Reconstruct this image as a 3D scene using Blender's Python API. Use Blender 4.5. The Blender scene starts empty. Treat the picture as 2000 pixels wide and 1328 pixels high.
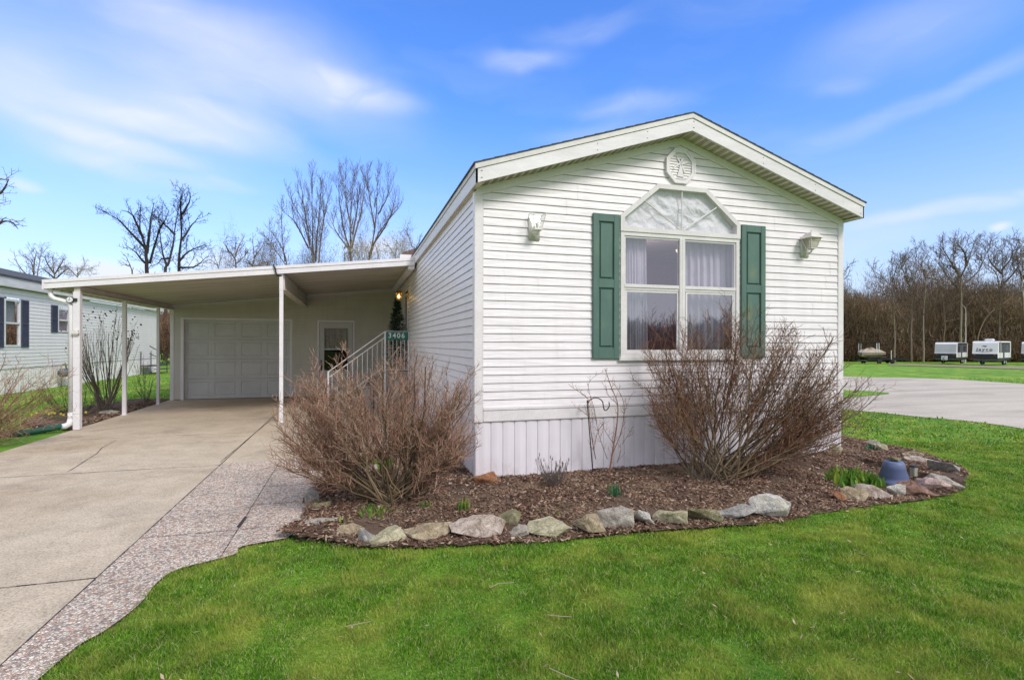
# Mobile home with carport, planting bed and wood edge, built object by object (Blender 4.5)
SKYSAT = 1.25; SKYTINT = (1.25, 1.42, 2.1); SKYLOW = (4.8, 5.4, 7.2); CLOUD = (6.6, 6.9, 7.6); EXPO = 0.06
import bpy, bmesh, math, random
import numpy as np
from mathutils import Vector, Matrix
R = math.radians
SC = bpy.context.scene
COL = SC.collection
TH = 0.2902; S_, C_ = math.sin(TH), math.cos(TH)
CAMZ = 1.62; F = 1038.0
def smooth(a, b, x):
    t = min(1, max(0, (x-a)/(b-a))); return t*t*(3-2*t)
def hz(px): return 671+.002*(px-1000)
def ray(px): return math.tan(TH+math.atan((px-1000)/F))
def zt(x, y):                                   # height of the terrain
    d = x*S_+y*C_
    return -.12-.0154*max(0, d-8)*smooth(7.5, 14, x) if d < 85 else -.12-.0154*77*smooth(7.5, 14, x)
def ztn(x, y):
    d = x*S_+y*C_
    t = np.clip((x-7.5)/6.5, 0, 1); w = t*t*(3-2*t)
    return -.12-.0154*np.clip(d-8, 0, 77)*w
def gp(px, py, z=None):                         # place of a spot seen on the ground
    zz = -.1 if z is None else z
    for i in range(12 if z is None else 1):
        d = F*(CAMZ-zz)/(py-hz(px)); r = (px-1000)/F
        x = d*(r*C_+S_); y = d*(C_-r*S_)
        if z is None: zz = zt(x, y)
    return Vector((x, y, zz))
def at_y(px, py, Y):                            # on a plane y = Y
    X = Y*ray(px); d = X*S_+Y*C_
    return Vector((X, Y, CAMZ+(hz(px)-py)*d/F))
def at_x(px, py, X):
    Y = X/ray(px); d = X*S_+Y*C_
    return Vector((X, Y, CAMZ+(hz(px)-py)*d/F))
def at_d(px, py, d):
    r = (px-1000)/F
    return Vector((d*(r*C_+S_), d*(C_-r*S_), CAMZ+(hz(px)-py)*d/F))
# ------------------------------------------------------------------ materials
def newmat(name):
    m = bpy.data.materials.new(name); m.use_nodes = True
    nt = m.node_tree; nt.nodes.clear()
    out = nt.nodes.new('ShaderNodeOutputMaterial'); p = nt.nodes.new('ShaderNodeBsdfPrincipled')
    nt.links.new(p.outputs[0], out.inputs[0])
    return m, nt, p
def N(nt, t, **k):
    n = nt.nodes.new('ShaderNode'+t)
    for a, v in k.items():
        if a[0] == '_': n.inputs[a[1:].replace('_', ' ')].default_value = v
        else: setattr(n, a, v)
    return n
def noise(nt, vec, scale, detail=4, rough=.55, dist=0):
    n = N(nt, 'TexNoise'); n.inputs['Scale'].default_value = scale; n.inputs['Detail'].default_value = detail
    n.inputs['Roughness'].default_value = rough; n.inputs['Distortion'].default_value = dist
    if vec is not None: nt.links.new(vec, n.inputs['Vector'])
    return n
def ramp(nt, fac, stops):
    r = N(nt, 'ValToRGB'); el = r.color_ramp.elements
    while len(el) < len(stops): el.new(.5)
    for e, (p, c) in zip(el, stops):
        e.position = p; e.color = (c[0], c[1], c[2], 1) if hasattr(c, '__len__') else (c, c, c, 1)
    nt.links.new(fac, r.inputs[0]); return r
def mixc(nt, f, a, b, mode='MIX'):
    m = N(nt, 'Mix', data_type='RGBA', blend_type=mode)
    for s, v in ((m.inputs[0], f), (m.inputs[6], a), (m.inputs[7], b)):
        if hasattr(v, 'is_linked'): nt.links.new(v, s)
        else: s.default_value = v if isinstance(v, (int, float)) else (*v, 1)
    return m.outputs[2]
def math_(nt, op, a, b=0, c=None):
    m = N(nt, 'Math', operation=op)
    for i, v in enumerate((a, b) if c is None else (a, b, c)):
        if hasattr(v, 'is_linked'): nt.links.new(v, m.inputs[i])
        else: m.inputs[i].default_value = v
    return m.outputs[0]
def coords(nt, scale=(1, 1, 1)):
    t = N(nt, 'NewGeometry'); mp = N(nt, 'Mapping'); mp.inputs['Scale'].default_value = scale
    nt.links.new(t.outputs['Position'], mp.inputs[0]); return mp.outputs[0]
def ocoords(nt, scale=(1, 1, 1)):
    t = N(nt, 'TexCoord'); mp = N(nt, 'Mapping'); mp.inputs['Scale'].default_value = scale
    nt.links.new(t.outputs['Object'], mp.inputs[0]); return mp.outputs[0]
def bump(nt, p, h, strength=.3, dist=.01):
    b = N(nt, 'Bump'); b.inputs['Strength'].default_value = strength; b.inputs['Distance'].default_value = dist
    nt.links.new(h, b.inputs['Height']); nt.links.new(b.outputs[0], p.inputs['Normal']); return b
def M(name, c1, c2=None, rough=.5, vs=3, stretch=(1, 1, 1), bs=0, bd=.002, metal=0, spec=.5, lo=.35, hi=.65, fine=.08):
    m, nt, p = newmat(name)
    p.inputs['Roughness'].default_value = rough; p.inputs['Metallic'].default_value = metal
    p.inputs['Specular IOR Level'].default_value = spec
    if c2 is None: c2 = tuple(v*.82 for v in c1)
    v = ocoords(nt, stretch)
    n = noise(nt, v, vs, 6, .6); r = ramp(nt, n.outputs[0], [(lo, c1), (hi, c2)])
    f = noise(nt, v, vs*14, 3); fr = ramp(nt, f.outputs[0], [(.3, 1-fine), (.7, 1+fine*.3)])
    nt.links.new(mixc(nt, 1.0, r.outputs[0], fr.outputs[0], 'MULTIPLY'), p.inputs['Base Color'])
    if bs:
        b = noise(nt, v, bs, 4); bump(nt, p, b.outputs[0], .6, bd)
    return m
# ------------------------------------------------------------------ meshes
def wl(o):
    v = Vector((0, 0, 0))
    while o is not None: v += o.location; o = o.parent
    return v
def link(name, me, mat, parent=None):
    o = bpy.data.objects.new(name, me); COL.objects.link(o)
    if mat is not None:
        for mm in (mat if isinstance(mat, (list, tuple)) else [mat]): me.materials.append(mm)
    if parent is not None: o.parent = parent
    return o
def npmesh(name, V, Q, mat, parent=None, smooth_=False, attr=None):
    V = np.asarray(V, dtype=np.float32).reshape(-1, 3); Q = np.asarray(Q, dtype=np.int32)
    if parent is not None:
        V = V-np.array(wl(parent), dtype=np.float32)
    k = Q.shape[1]; me = bpy.data.meshes.new(name)
    me.vertices.add(len(V)); me.vertices.foreach_set('co', V.ravel())
    me.loops.add(Q.size); me.loops.foreach_set('vertex_index', Q.ravel())
    me.polygons.add(len(Q)); me.polygons.foreach_set('loop_start', np.arange(0, Q.size, k, dtype=np.int32))
    me.polygons.foreach_set('loop_total', np.full(len(Q), k, dtype=np.int32))
    if smooth_: me.polygons.foreach_set('use_smooth', np.ones(len(Q), dtype=bool))
    me.update(calc_edges=True)
    if attr is not None:
        a = me.attributes.new('rnd', 'FLOAT', 'POINT'); a.data.foreach_set('value', np.asarray(attr, dtype=np.float32))
    return link(name, me, mat, parent)
class MB:
    def __init__(s): s.v = []; s.f = []; s.m = []; s.mi = 0
    def add(s, vs, fs):
        b = len(s.v); s.v += [tuple(v) for v in vs]; s.f += [tuple(b+i for i in f) for f in fs]; s.m += [s.mi]*len(fs); return s
    def quad(s, a, b, c, d): return s.add([a, b, c, d], [(0, 1, 2, 3)])
    def box(s, x0, x1, y0, y1, z0, z1):
        return s.add([(x, y, z) for z in (z0, z1) for y in (y0, y1) for x in (x0, x1)],
            [(0, 2, 3, 1), (4, 5, 7, 6), (0, 1, 5, 4), (2, 6, 7, 3), (0, 4, 6, 2), (1, 3, 7, 5)])
    def bbox(s, x0, x1, y0, y1, z0, z1, b=.006):           # box with chamfered edges
        cx, cy, cz = (x0+x1)/2, (y0+y1)/2, (z0+z1)/2; bm = bmesh.new()
        bmesh.ops.create_cube(bm, size=1)
        for v in bm.verts: v.co = Vector((cx+v.co.x*(x1-x0), cy+v.co.y*(y1-y0), cz+v.co.z*(z1-z0)))
        bmesh.ops.bevel(bm, geom=bm.edges[:], offset=b, segments=2, affect='EDGES')
        return s.bm(bm)
    def bm(s, bm, mtx=None):
        if mtx is not None: bm.transform(mtx)
        bm.verts.index_update()
        s.add([v.co[:] for v in bm.verts], [[v.index for v in f.verts] for f in bm.faces]); bm.free(); return s
    def prism(s, pts, ext):                               # polygon (3d) swept along ext
        n = len(pts); e = Vector(ext); a = [Vector(p) for p in pts]
        s.add([*a, *[p+e for p in a]], [tuple(range(n))[::-1], tuple(range(n, 2*n))]+[(i, (i+1) % n, n+(i+1) % n, n+i) for i in range(n)])
        return s
    def tube(s, pts, rad, n=8, caps=True):
        pts = [Vector(p) for p in pts]
        if not hasattr(rad, '__len__'): rad = [rad]*len(pts)
        vs = []; up = None
        for i, p in enumerate(pts):
            t = (pts[min(i+1, len(pts)-1)]-pts[max(i-1, 0)]).normalized()
            if up is None:
                up = Vector((0, 0, 1)) if abs(t.z) < .9 else Vector((1, 0, 0))
            u = t.cross(up).normalized(); w = u.cross(t).normalized(); up = w
            for k in range(n):
                a = 2*math.pi*k/n; vs.append(p+(u*math.cos(a)+w*math.sin(a))*rad[i])
        fs = [(i*n+k, i*n+(k+1) % n, (i+1)*n+(k+1) % n, (i+1)*n+k) for i in range(len(pts)-1) for k in range(n)]
        if caps: fs += [tuple(range(n))[::-1], tuple(range((len(pts)-1)*n, len(pts)*n))]
        return s.add(vs, fs)
    def lathe(s, prof, c=(0, 0, 0), n=20):                # profile of (r, z)
        c = Vector(c); vs = [c+Vector((r*math.cos(2*math.pi*k/n), r*math.sin(2*math.pi*k/n), z)) for r, z in prof for k in range(n)]
        fs = [(i*n+k, i*n+(k+1) % n, (i+1)*n+(k+1) % n, (i+1)*n+k) for i in range(len(prof)-1) for k in range(n)]
        return s.add(vs, fs)
    def build(s, name, mat, parent=None, smooth_=False):
        off = wl(parent) if parent is not None else Vector((0, 0, 0))
        me = bpy.data.meshes.new(name)
        me.from_pydata([tuple(Vector(v)-off) for v in s.v], [], s.f)
        if smooth_: me.polygons.foreach_set('use_smooth', [True]*len(me.polygons))
        if any(s.m): me.polygons.foreach_set('material_index', s.m)
        me.update(); return link(name, me, mat, parent)
def empty(name, loc):
    o = bpy.data.objects.new(name, None); COL.objects.link(o); o.location = loc; o.empty_display_size = .2; return o
def tag(o, label=None, cat=None, group=None, kind=None):
    if label: o['label'] = label
    if cat: o['category'] = cat
    if group: o['group'] = group
    if kind: o['kind'] = kind
    return o
def thing(name, label, cat, loc, group=None): return tag(empty(name, loc), label, cat, group)
def single(o, label, cat, group=None): return tag(o, label, cat, group)
def stuff(o, label, cat): return tag(o, label, cat, kind='stuff')
def struct(o, label=None, cat=None): return tag(o, label, cat, kind='structure')
def textmesh(body, size, ext=.003):
    cu = bpy.data.curves.new('t', 'FONT'); cu.body = body; cu.size = size; cu.extrude = ext; cu.align_x = 'CENTER'; cu.align_y = 'CENTER'
    cu.space_character = 1.3; cu.offset = size*.018
    o = bpy.data.objects.new('t', cu); COL.objects.link(o); dg = bpy.context.evaluated_depsgraph_get()
    me = bpy.data.meshes.new_from_object(o.evaluated_get(dg)); bpy.data.objects.remove(o); bpy.data.curves.remove(cu); return me
def put_text(mb, body, size, mtx, ext=.003, sx=1.0):
    me = textmesh(body, size, ext)
    mb.add([tuple(mtx @ Vector((v.co.x*sx, v.co.y, v.co.z))) for v in me.vertices], [tuple(p.vertices) for p in me.polygons])
    bpy.data.meshes.remove(me)
def m_siding(name, c, c2, wav=.5):
    m, nt, p = newmat(name); p.inputs['Roughness'].default_value = .42
    v = coords(nt, (1, 1, 1)); n = noise(nt, v, 1.3, 6, .65); r = ramp(nt, n.outputs[0], [(.35, c), (.75, c2)])
    v2 = coords(nt, (2.2, 2.2, .25)); n2 = noise(nt, v2, 3, 6, .7); r2 = ramp(nt, n2.outputs[0], [(.40, 1.0), (.78, .91)])
    nt.links.new(mixc(nt, 1.0, r.outputs[0], r2.outputs[0], 'MULTIPLY'), p.inputs['Base Color'])
    v3 = coords(nt, (1, 1, 9)); n3 = noise(nt, v3, 2.2, 2); bump(nt, p, n3.outputs[0], wav, .016)
    return m
SID = m_siding('vinyl_siding', (.835, .785, .81), (.79, .745, .765))
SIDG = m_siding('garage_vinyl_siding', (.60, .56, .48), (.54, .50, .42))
SIDN = m_siding('neighbour_vinyl_siding', (.92, .87, .86), (.87, .82, .81))
TRIM = M('white_trim', (.81, .765, .78), (.73, .69, .70), .4, 2.5)
FASC = M('weathered_fascia', (.80, .765, .785), (.68, .645, .66), .45, 1.5, (1, 1, 4))
FASCT = M('drip_board', (.74, .70, .68), (.62, .585, .56), .55, 2, (1, 1, 1), lo=.4, hi=.6)
SOF = M('soffit', (.80, .73, .62), (.70, .63, .53), .6, 5)
def m_skirt():
    m = m_siding('skirting_vinyl', (.78, .74, .79), (.73, .69, .74), .03); nt = m.node_tree; p = [n for n in nt.nodes if n.type == 'BSDF_PRINCIPLED'][0]
    src = p.inputs['Base Color'].links[0].from_socket; v = coords(nt); sp = N(nt, 'SeparateXYZ'); nt.links.new(v, sp.inputs[0])
    n = noise(nt, coords(nt, (1, 1, .5)), 7, 6, .75); mr = N(nt, 'MapRange'); nt.links.new(sp.outputs[2], mr.inputs[0]); mr.inputs['From Min'].default_value = .26; mr.inputs['From Max'].default_value = .02
    f = math_(nt, 'MULTIPLY', mr.outputs[0], ramp(nt, n.outputs[0], [(.45, 0.0), (.70, .5)]).outputs[0]); nt.links.new(mixc(nt, f, src, (.33, .25, .19)), p.inputs['Base Color']); return m
SKIRT = m_skirt()
ALU = M('carport_aluminium', (.82, .79, .81), (.72, .69, .71), .4, 2)
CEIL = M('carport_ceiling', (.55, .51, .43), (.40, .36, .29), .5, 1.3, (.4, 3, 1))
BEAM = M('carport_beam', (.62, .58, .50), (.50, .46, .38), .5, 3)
GDOOR = M('garage_door_paint', (.60, .59, .57), (.54, .53, .51), .5, 2, bs=180, bd=.0008)
SHING = M('dark_shingle', (.05, .055, .07), (.10, .10, .11), .9, 6)
SHINR = M('reddish_shingle', (.20, .12, .10), (.11, .08, .07), .9, 12)
VFRAME = M('window_vinyl', (.74, .71, .70), (.66, .63, .62), .4, 3)
def m_shutter():
    m, nt, p = newmat('green_shutter'); p.inputs['Roughness'].default_value = .55
    v = coords(nt, (1, 1, .55)); n = noise(nt, v, 3.2, 5, .6); r = ramp(nt, n.outputs[0], [(.38, (.075, .145, .122)), (.56, (.088, .165, .14)), (.70, (.16, .215, .12))])
    n2 = noise(nt, coords(nt, (40, 40, 3)), 6, 3); r2 = ramp(nt, n2.outputs[0], [(.3, .9), (.7, 1.05)])
    nt.links.new(mixc(nt, 1, r.outputs[0], r2.outputs[0], 'MULTIPLY'), p.inputs['Base Color'])
    bump(nt, p, n2.outputs[0], .25, .001); return m
SHUT = m_shutter()
def m_shutb():
    return M('slate_shutter', (.085, .085, .125), (.065, .065, .10), .6, 4)
SHUTB = m_shutb()
def m_glass(name, tint, mixf=.55, rough=.02):
    m = bpy.data.materials.new(name); m.use_nodes = True; nt = m.node_tree; nt.nodes.clear()
    out = N(nt, 'OutputMaterial'); g = N(nt, 'BsdfGlossy'); g.inputs['Roughness'].default_value = rough
    g.inputs['Color'].default_value = (.9, .9, .95, 1)
    t = N(nt, 'BsdfTransparent'); t.inputs['Color'].default_value = (*tint, 1)
    lw = N(nt, 'LayerWeight'); lw.inputs['Blend'].default_value = .5; fp = math_(nt, 'POWER', lw.outputs['Facing'], 5)
    mr = N(nt, 'MapRange'); mr.inputs['From Min'].default_value = 0; mr.inputs['From Max'].default_value = 1
    mr.inputs['To Min'].default_value = mixf; mr.inputs['To Max'].default_value = 1
    nz = noise(nt, coords(nt), 1.6, 1); b = N(nt, 'Bump'); b.inputs['Strength'].default_value = .08; b.inputs['Distance'].default_value = .02
    nt.links.new(nz.outputs[0], b.inputs['Height']); nt.links.new(b.outputs[0], g.inputs['Normal'])
    mx = N(nt, 'MixShader'); nt.links.new(fp, mr.inputs[0]); nt.links.new(mr.outputs[0], mx.inputs[0])
    nt.links.new(t.outputs[0], mx.inputs[1]); nt.links.new(g.outputs[0], mx.inputs[2]); nt.links.new(mx.outputs[0], out.inputs[0]); return m
GL_UP = m_glass('window_glass', (.92, .88, .95), .20)
GL_LO = m_glass('screened_glass', (.66, .66, .70), .30)
GL_DK = m_glass('dark_glass', (.3, .32, .34), .02)
GL_CLR = m_glass('lamp_glass', (.95, .95, .945), .05, .08)
def m_panel():
    m = bpy.data.materials.new('lantern_panel'); m.use_nodes = True; nt = m.node_tree; nt.nodes.clear(); out = N(nt, 'OutputMaterial')
    d = N(nt, 'BsdfPrincipled'); d.inputs['Base Color'].default_value = (.50, .46, .37, 1); d.inputs['Roughness'].default_value = .35
    t = N(nt, 'BsdfTransparent'); t.inputs['Color'].default_value = (.95, .94, .9, 1); mx = N(nt, 'MixShader'); mx.inputs[0].default_value = .45
    nt.links.new(t.outputs[0], mx.inputs[1]); nt.links.new(d.outputs[0], mx.inputs[2]); nt.links.new(mx.outputs[0], out.inputs[0]); return m
PANEL = m_panel()
def m_foil():
    m, nt, p = newmat('foil_behind_glass'); p.inputs['Roughness'].default_value = .45; p.inputs['Metallic'].default_value = 0
    p.inputs['Base Color'].default_value = (.70, .69, .73, 1)
    n = noise(nt, coords(nt), 4, 6, .55, 1.6); bump(nt, p, n.outputs[0], 1.0, .045); return m
FOIL = m_foil()
CURT = M('sheer_curtain', (.60, .59, .61), (.50, .49, .52), .9, 4)
WALLI = M('mauve_wall', (.48, .30, .50), (.42, .27, .44), .9, 1)
FLOORI = M('carpet', (.18, .16, .15), None, .95, 6)
CEILI = M('room_ceiling', (.6, .56, .6), None, .9, 3)
LAMPM = M('painted_lantern_metal', (.76, .73, .70), (.64, .61, .56), .45, 10)
def emis(name, c, s):
    m, nt, p = newmat(name); p.inputs['Base Color'].default_value = (*c, 1)
    p.inputs['Emission Color'].default_value = (*c, 1); p.inputs['Emission Strength'].default_value = s; return m
BULB = emis('warm_bulb', (1, .72, .32), 14)
BRASS = M('brass', (.55, .38, .14), None, .35, 8, metal=.9)
BLACK = M('black_metal', (.02, .02, .022), None, .45, 8)
DARKP = M('dark_plastic', (.035, .035, .04), (.05, .05, .05), .6, 8)
SIGNG = M('sign_green', (.012, .17, .125), (.015, .15, .11), .45, 3)
WHITE = M('white_paint', (.82, .82, .82), None, .5, 4)
HOSE = M('green_hose', (.012, .13, .095), (.02, .10, .07), .45, 3)
def m_concrete():
    m, nt, p = newmat('driveway_concrete'); p.inputs['Roughness'].default_value = .88
    v = coords(nt)
    big = noise(nt, v, .35, 5, .6); r = ramp(nt, big.outputs[0], [(.35, (.47, .385, .285)), (.5, (.54, .45, .34)), (.7, (.42, .325, .22))])
    mid = noise(nt, v, 2.6, 8, .72, .5); r2 = ramp(nt, mid.outputs[0], [(.3, .80), (.55, 1.02), (.75, 1.12)])
    fn = noise(nt, v, 62, 4, .78); r3 = ramp(nt, fn.outputs[0], [(.32, .42), (.48, .98), (.70, 1.28)])
    c = mixc(nt, 1, r.outputs[0], r2.outputs[0], 'MULTIPLY'); c = mixc(nt, 1, c, r3.outputs[0], 'MULTIPLY')
    # rusty / mossy tint towards the garage and oil marks where cars stand
    sep = N(nt, 'SeparateXYZ'); nt.links.new(v, sep.inputs[0])
    gy = N(nt, 'MapRange'); nt.links.new(sep.outputs[1], gy.inputs[0]); gy.inputs['From Min'].default_value = 9; gy.inputs['From Max'].default_value = 17; gy.inputs['To Max'].default_value = .75
    ns = noise(nt, v, .9, 5, .7); st = math_(nt, 'MULTIPLY', gy.outputs[0], ns.outputs[0])
    c = mixc(nt, st, c, (.30, .19, .10))
    nk = noise(nt, v, 1.1, 6, .7); kr = ramp(nt, nk.outputs[0], [(.56, 0.0), (.78, .6)]); c = mixc(nt, kr.outputs[0], c, (.16, .13, .10))
    nt.links.new(c, p.inputs['Base Color'])
    a = math_(nt, 'ADD', math_(nt, 'MULTIPLY', fn.outputs[0], .5), mid.outputs[0]); bump(nt, p, a, .7, .008)
    return m
CONC = m_concrete()
def m_pebble():
    m, nt, p = newmat('exposed_aggregate'); p.inputs['Roughness'].default_value = .7
    v = coords(nt, (1, 1, .01)); wn = noise(nt, v, 30, 2); vv = N(nt, 'VectorMath', operation='MULTIPLY_ADD')
    nt.links.new(wn.outputs['Color'], vv.inputs[0]); vv.inputs[1].default_value = (.012, .012, 0); nt.links.new(v, vv.inputs[2])
    vo = N(nt, 'TexVoronoi', feature='F1'); vo.inputs['Scale'].default_value = 58; nt.links.new(vv.outputs[0], vo.inputs['Vector'])
    ve = N(nt, 'TexVoronoi', feature='DISTANCE_TO_EDGE'); ve.inputs['Scale'].default_value = 58; nt.links.new(vv.outputs[0], ve.inputs['Vector'])
    sp = N(nt, 'SeparateColor'); nt.links.new(vo.outputs['Color'], sp.inputs[0])
    cr = ramp(nt, sp.outputs[0], [(0, (.64, .55, .47)), (.18, (.38, .26, .21)), (.34, (.70, .56, .46)), (.50, (.25, .22, .21)), (.60, (.78, .70, .61)), (.76, (.56, .34, .25)), (.86, (.36, .33, .31)), (.93, (.72, .62, .52))])
    cr.color_ramp.interpolation = 'CONSTANT'
    er = ramp(nt, ve.outputs['Distance'], [(.015, 0.0), (.09, 1.0)])
    c = mixc(nt, er.outputs[0], (.32, .25, .18), cr.outputs[0])
    big = noise(nt, v, 1.2, 6, .7); br = ramp(nt, big.outputs[0], [(.3, .95), (.6, 1.3)])
    c = mixc(nt, 1, c, br.outputs[0], 'MULTIPLY'); nt.links.new(c, p.inputs['Base Color'])
    h = ramp(nt, ve.outputs['Distance'], [(0, 0.0), (.3, 1.0)]); bump(nt, p, h.outputs[0], 1.0, .008); return m
PEB = m_pebble()
def m_soil():
    m, nt, p = newmat('dark_soil'); p.inputs['Roughness'].default_value = .95
    v = coords(nt); n = noise(nt, v, 3, 8, .7); f = noise(nt, v, 70, 4, .7)
    r = ramp(nt, n.outputs[0], [(.3, (.075, .046, .03)), (.55, (.14, .09, .06)), (.75, (.24, .165, .11))]); r2 = ramp(nt, f.outputs[0], [(.3, .45), (.7, 1.5)])
    nt.links.new(mixc(nt, 1, r.outputs[0], r2.outputs[0], 'MULTIPLY'), p.inputs['Base Color']); bump(nt, p, f.outputs[0], 1, .02); return m
SOIL = m_soil()
def m_rnd(name, stops, rough=.9, scale=0, trans=0, patch=None, pscale=.6):
    m, nt, p = newmat(name); p.inputs['Roughness'].default_value = rough; p.inputs['Specular IOR Level'].default_value = .3
    a = N(nt, 'Attribute', attribute_name='rnd'); r = ramp(nt, a.outputs['Fac'], stops); c = r.outputs[0]
    if patch:
        n = noise(nt, coords(nt), pscale, 5, .62); pr = ramp(nt, n.outputs[0], patch[0]); c = mixc(nt, pr.outputs[0], c, patch[1])
        n = noise(nt, coords(nt), pscale*2.6, 5, .65); pr = ramp(nt, n.outputs[0], [(.34, .78), (.5, 1.0), (.66, 1.2)]); c = mixc(nt, 1.0, c, pr.outputs[0], 'MULTIPLY')
    nt.links.new(c, p.inputs['Base Color'])
    if trans:
        out = [n for n in nt.nodes if n.type == 'OUTPUT_MATERIAL'][0]; t = N(nt, 'BsdfTranslucent'); nt.links.new(c, t.inputs[0])
        mx = N(nt, 'MixShader'); mx.inputs[0].default_value = trans; nt.links.new(p.outputs[0], mx.inputs[1]); nt.links.new(t.outputs[0], mx.inputs[2]); nt.links.new(mx.outputs[0], out.inputs[0])
    return m
CHIP = m_rnd('bark_chips', [(0, (.05, .026, .018)), (.35, (.14, .075, .05)), (.7, (.25, .145, .10)), (.88, (.36, .25, .18)), (1, (.52, .42, .32))], patch=([(.46, 0.0), (.64, .55)], (.32, .23, .155)), pscale=1.6)
GRASS = m_rnd('grass_blades', [(0, (.035, .135, .006)), (.5, (.115, .30, .010)), (.86, (.36, .50, .06)), (.93, (.38, .36, .13)), (1, (.62, .56, .36))], .6, trans=.35,
              patch=([(.46, 0.0), (.62, .62)], (.44, .46, .09)), pscale=2.3)
def m_turf():
    m, nt, p = newmat('turf'); p.inputs['Roughness'].default_value = .95
    v = coords(nt); n = noise(nt, v, 1.1, 5, .62); f = noise(nt, v, 40, 5, .75); b = noise(nt, v, .12, 4, .6)
    r = ramp(nt, n.outputs[0], [(.35, (.08, .22, .010)), (.52, (.15, .32, .014)), (.66, (.36, .42, .06))]); r2 = ramp(nt, f.outputs[0], [(.3, .5), (.7, 1.4)])
    r3 = ramp(nt, b.outputs[0], [(.35, .85), (.65, 1.15)])
    c = mixc(nt, 1, r.outputs[0], r2.outputs[0], 'MULTIPLY'); nt.links.new(mixc(nt, 1, c, r3.outputs[0], 'MULTIPLY'), p.inputs['Base Color']); bump(nt, p, f.outputs[0], .8, .03); return m
TURF = m_turf()
ROAD = None
def m_road():
    m, nt, p = newmat('pale_asphalt'); p.inputs['Roughness'].default_value = .9
    v = coords(nt); n = noise(nt, coords(nt, (.25, 1, 1)), .7, 7, .7, .6); f = noise(nt, v, 30, 4, .7)
    r = ramp(nt, n.outputs[0], [(.3, (.37, .32, .26)), (.5, (.52, .455, .37)), (.7, (.62, .55, .46))]); r2 = ramp(nt, f.outputs[0], [(.3, .75), (.7, 1.15)])
    nt.links.new(mixc(nt, 1, r.outputs[0], r2.outputs[0], 'MULTIPLY'), p.inputs['Base Color']); bump(nt, p, f.outputs[0], .4, .01); return m
ROAD = m_road()
GRAV = M('gravel_track', (.30, .25, .17), (.22, .20, .10), .95, .5)
BARK_D = m_rnd('dark_bark', [(0, (.028, .022, .022)), (1, (.06, .045, .04))])
BARK_M = m_rnd('grey_brown_bark', [(0, (.085, .06, .042)), (1, (.24, .175, .12))])
BARK_P = m_rnd('pale_sycamore_bark', [(0, (.12, .10, .075)), (.4, (.22, .18, .135)), (.72, (.34, .29, .23)), (1, (.58, .55, .48))])
TWIG_B = m_rnd('brown_twigs', [(0, (.045, .033, .024)), (1, (.12, .085, .055))])
TWIG_R = m_rnd('reddish_twigs', [(0, (.15, .075, .05)), (.4, (.33, .18, .125)), (.8, (.47, .29, .21)), (1, (.60, .42, .32))])
TWIG_M = m_rnd('mahogany_twigs', [(0, (.07, .03, .019)), (.4, (.18, .078, .045)), (.8, (.29, .15, .09)), (1, (.42, .29, .19))])
STEM_O = m_rnd('olive_stems', [(0, (.07, .05, .028)), (.5, (.15, .105, .06)), (1, (.26, .195, .12))])
STEM_G = m_rnd('grey_stems', [(0, (.08, .065, .06)), (1, (.24, .20, .17))])
LEAF = m_rnd('green_leaves', [(0, (.05, .15, .012)), (.6, (.12, .27, .03)), (1, (.30, .36, .06))], .5, trans=.3)
LEAFB = m_rnd('bluish_leaves', [(0, (.02, .11, .045)), (1, (.06, .22, .09))], .45, trans=.2)
YEL = M('yellow_petals', (.85, .75, .05), None, .6, 9)
NEED = m_rnd('dark_needles', [(0, (.006, .022, .014)), (1, (.02, .055, .03))], .6)
WOODS = m_rnd('woodland_twigs', [(0, (.11, .07, .04)), (.5, (.25, .165, .092)), (.85, (.38, .27, .165)), (1, (.58, .48, .35))], patch=([(.42, 0.0), (.60, .5)], (.13, .095, .065)), pscale=.22)
POT = M('blue_plastic', (.11, .14, .27), (.13, .16, .30), .5, 6)
def siding(mb, o, u, n, z0, z1, iv, h=.1016, pr=.014):
    o, u, n = Vector(o), Vector(u), Vector(n); P = lambda s, z, w: o+u*s+n*w+Vector((0, 0, z))
    z = z0
    while z < z1-.01:
        zb = min(z+h, z1); zs = zb-.008
        for (a0, a1), (b0, b1) in iv(z, zb):
            if a1-a0 < .002 and b1-b0 < .002: continue
            c0, c1 = a0+(b0-a0)*.92, a1+(b1-a1)*.92
            q = [P(a0, z, -.012), P(a1, z, -.012), P(a0, z, pr), P(a1, z, pr), P(a0, z+.012, pr-.001), P(a1, z+.012, pr-.001),
                 P(c0, zs, .003), P(c1, zs, .003), P(c0, zs, -.012), P(c1, zs, -.012), P(b0, zb, -.012), P(b1, zb, -.012)]
            mb.add(q, [(0, 1, 3, 2), (2, 3, 5, 4), (4, 5, 7, 6), (6, 7, 9, 8), (8, 9, 11, 10)])
        z = zb
def cut(iv, lo, hi):                                   # take lo..hi (pairs at za, zb) out of one interval
    (a0, a1), (b0, b1) = iv; out = []
    if lo[0] > a0+.01: out.append(((a0, lo[0]), (b0, lo[1])))
    if hi[0] < a1-.01: out.append(((hi[0], a1), (hi[1], b1)))
    return out
XL, XR, YF, YB = 1.425, 7.115, 6.315, 27.0
XC = (XL+XR)/2; ZE = 3.47; ZP = 4.40; ZB = .83          # soffit height at the eaves and ridge, bottom of siding
WX0, WX1 = 3.371, 5.232; WC = (WX0+WX1)/2
W_Z0, W_ZT, W_ZS, W_ZP = 1.44, 3.10, 3.315, 3.77; WA = .385
house = thing('mobile_home', 'white vinyl sided mobile home with a green shuttered gable window facing the lawn', 'mobile home', (XC, YF, 0))
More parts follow.
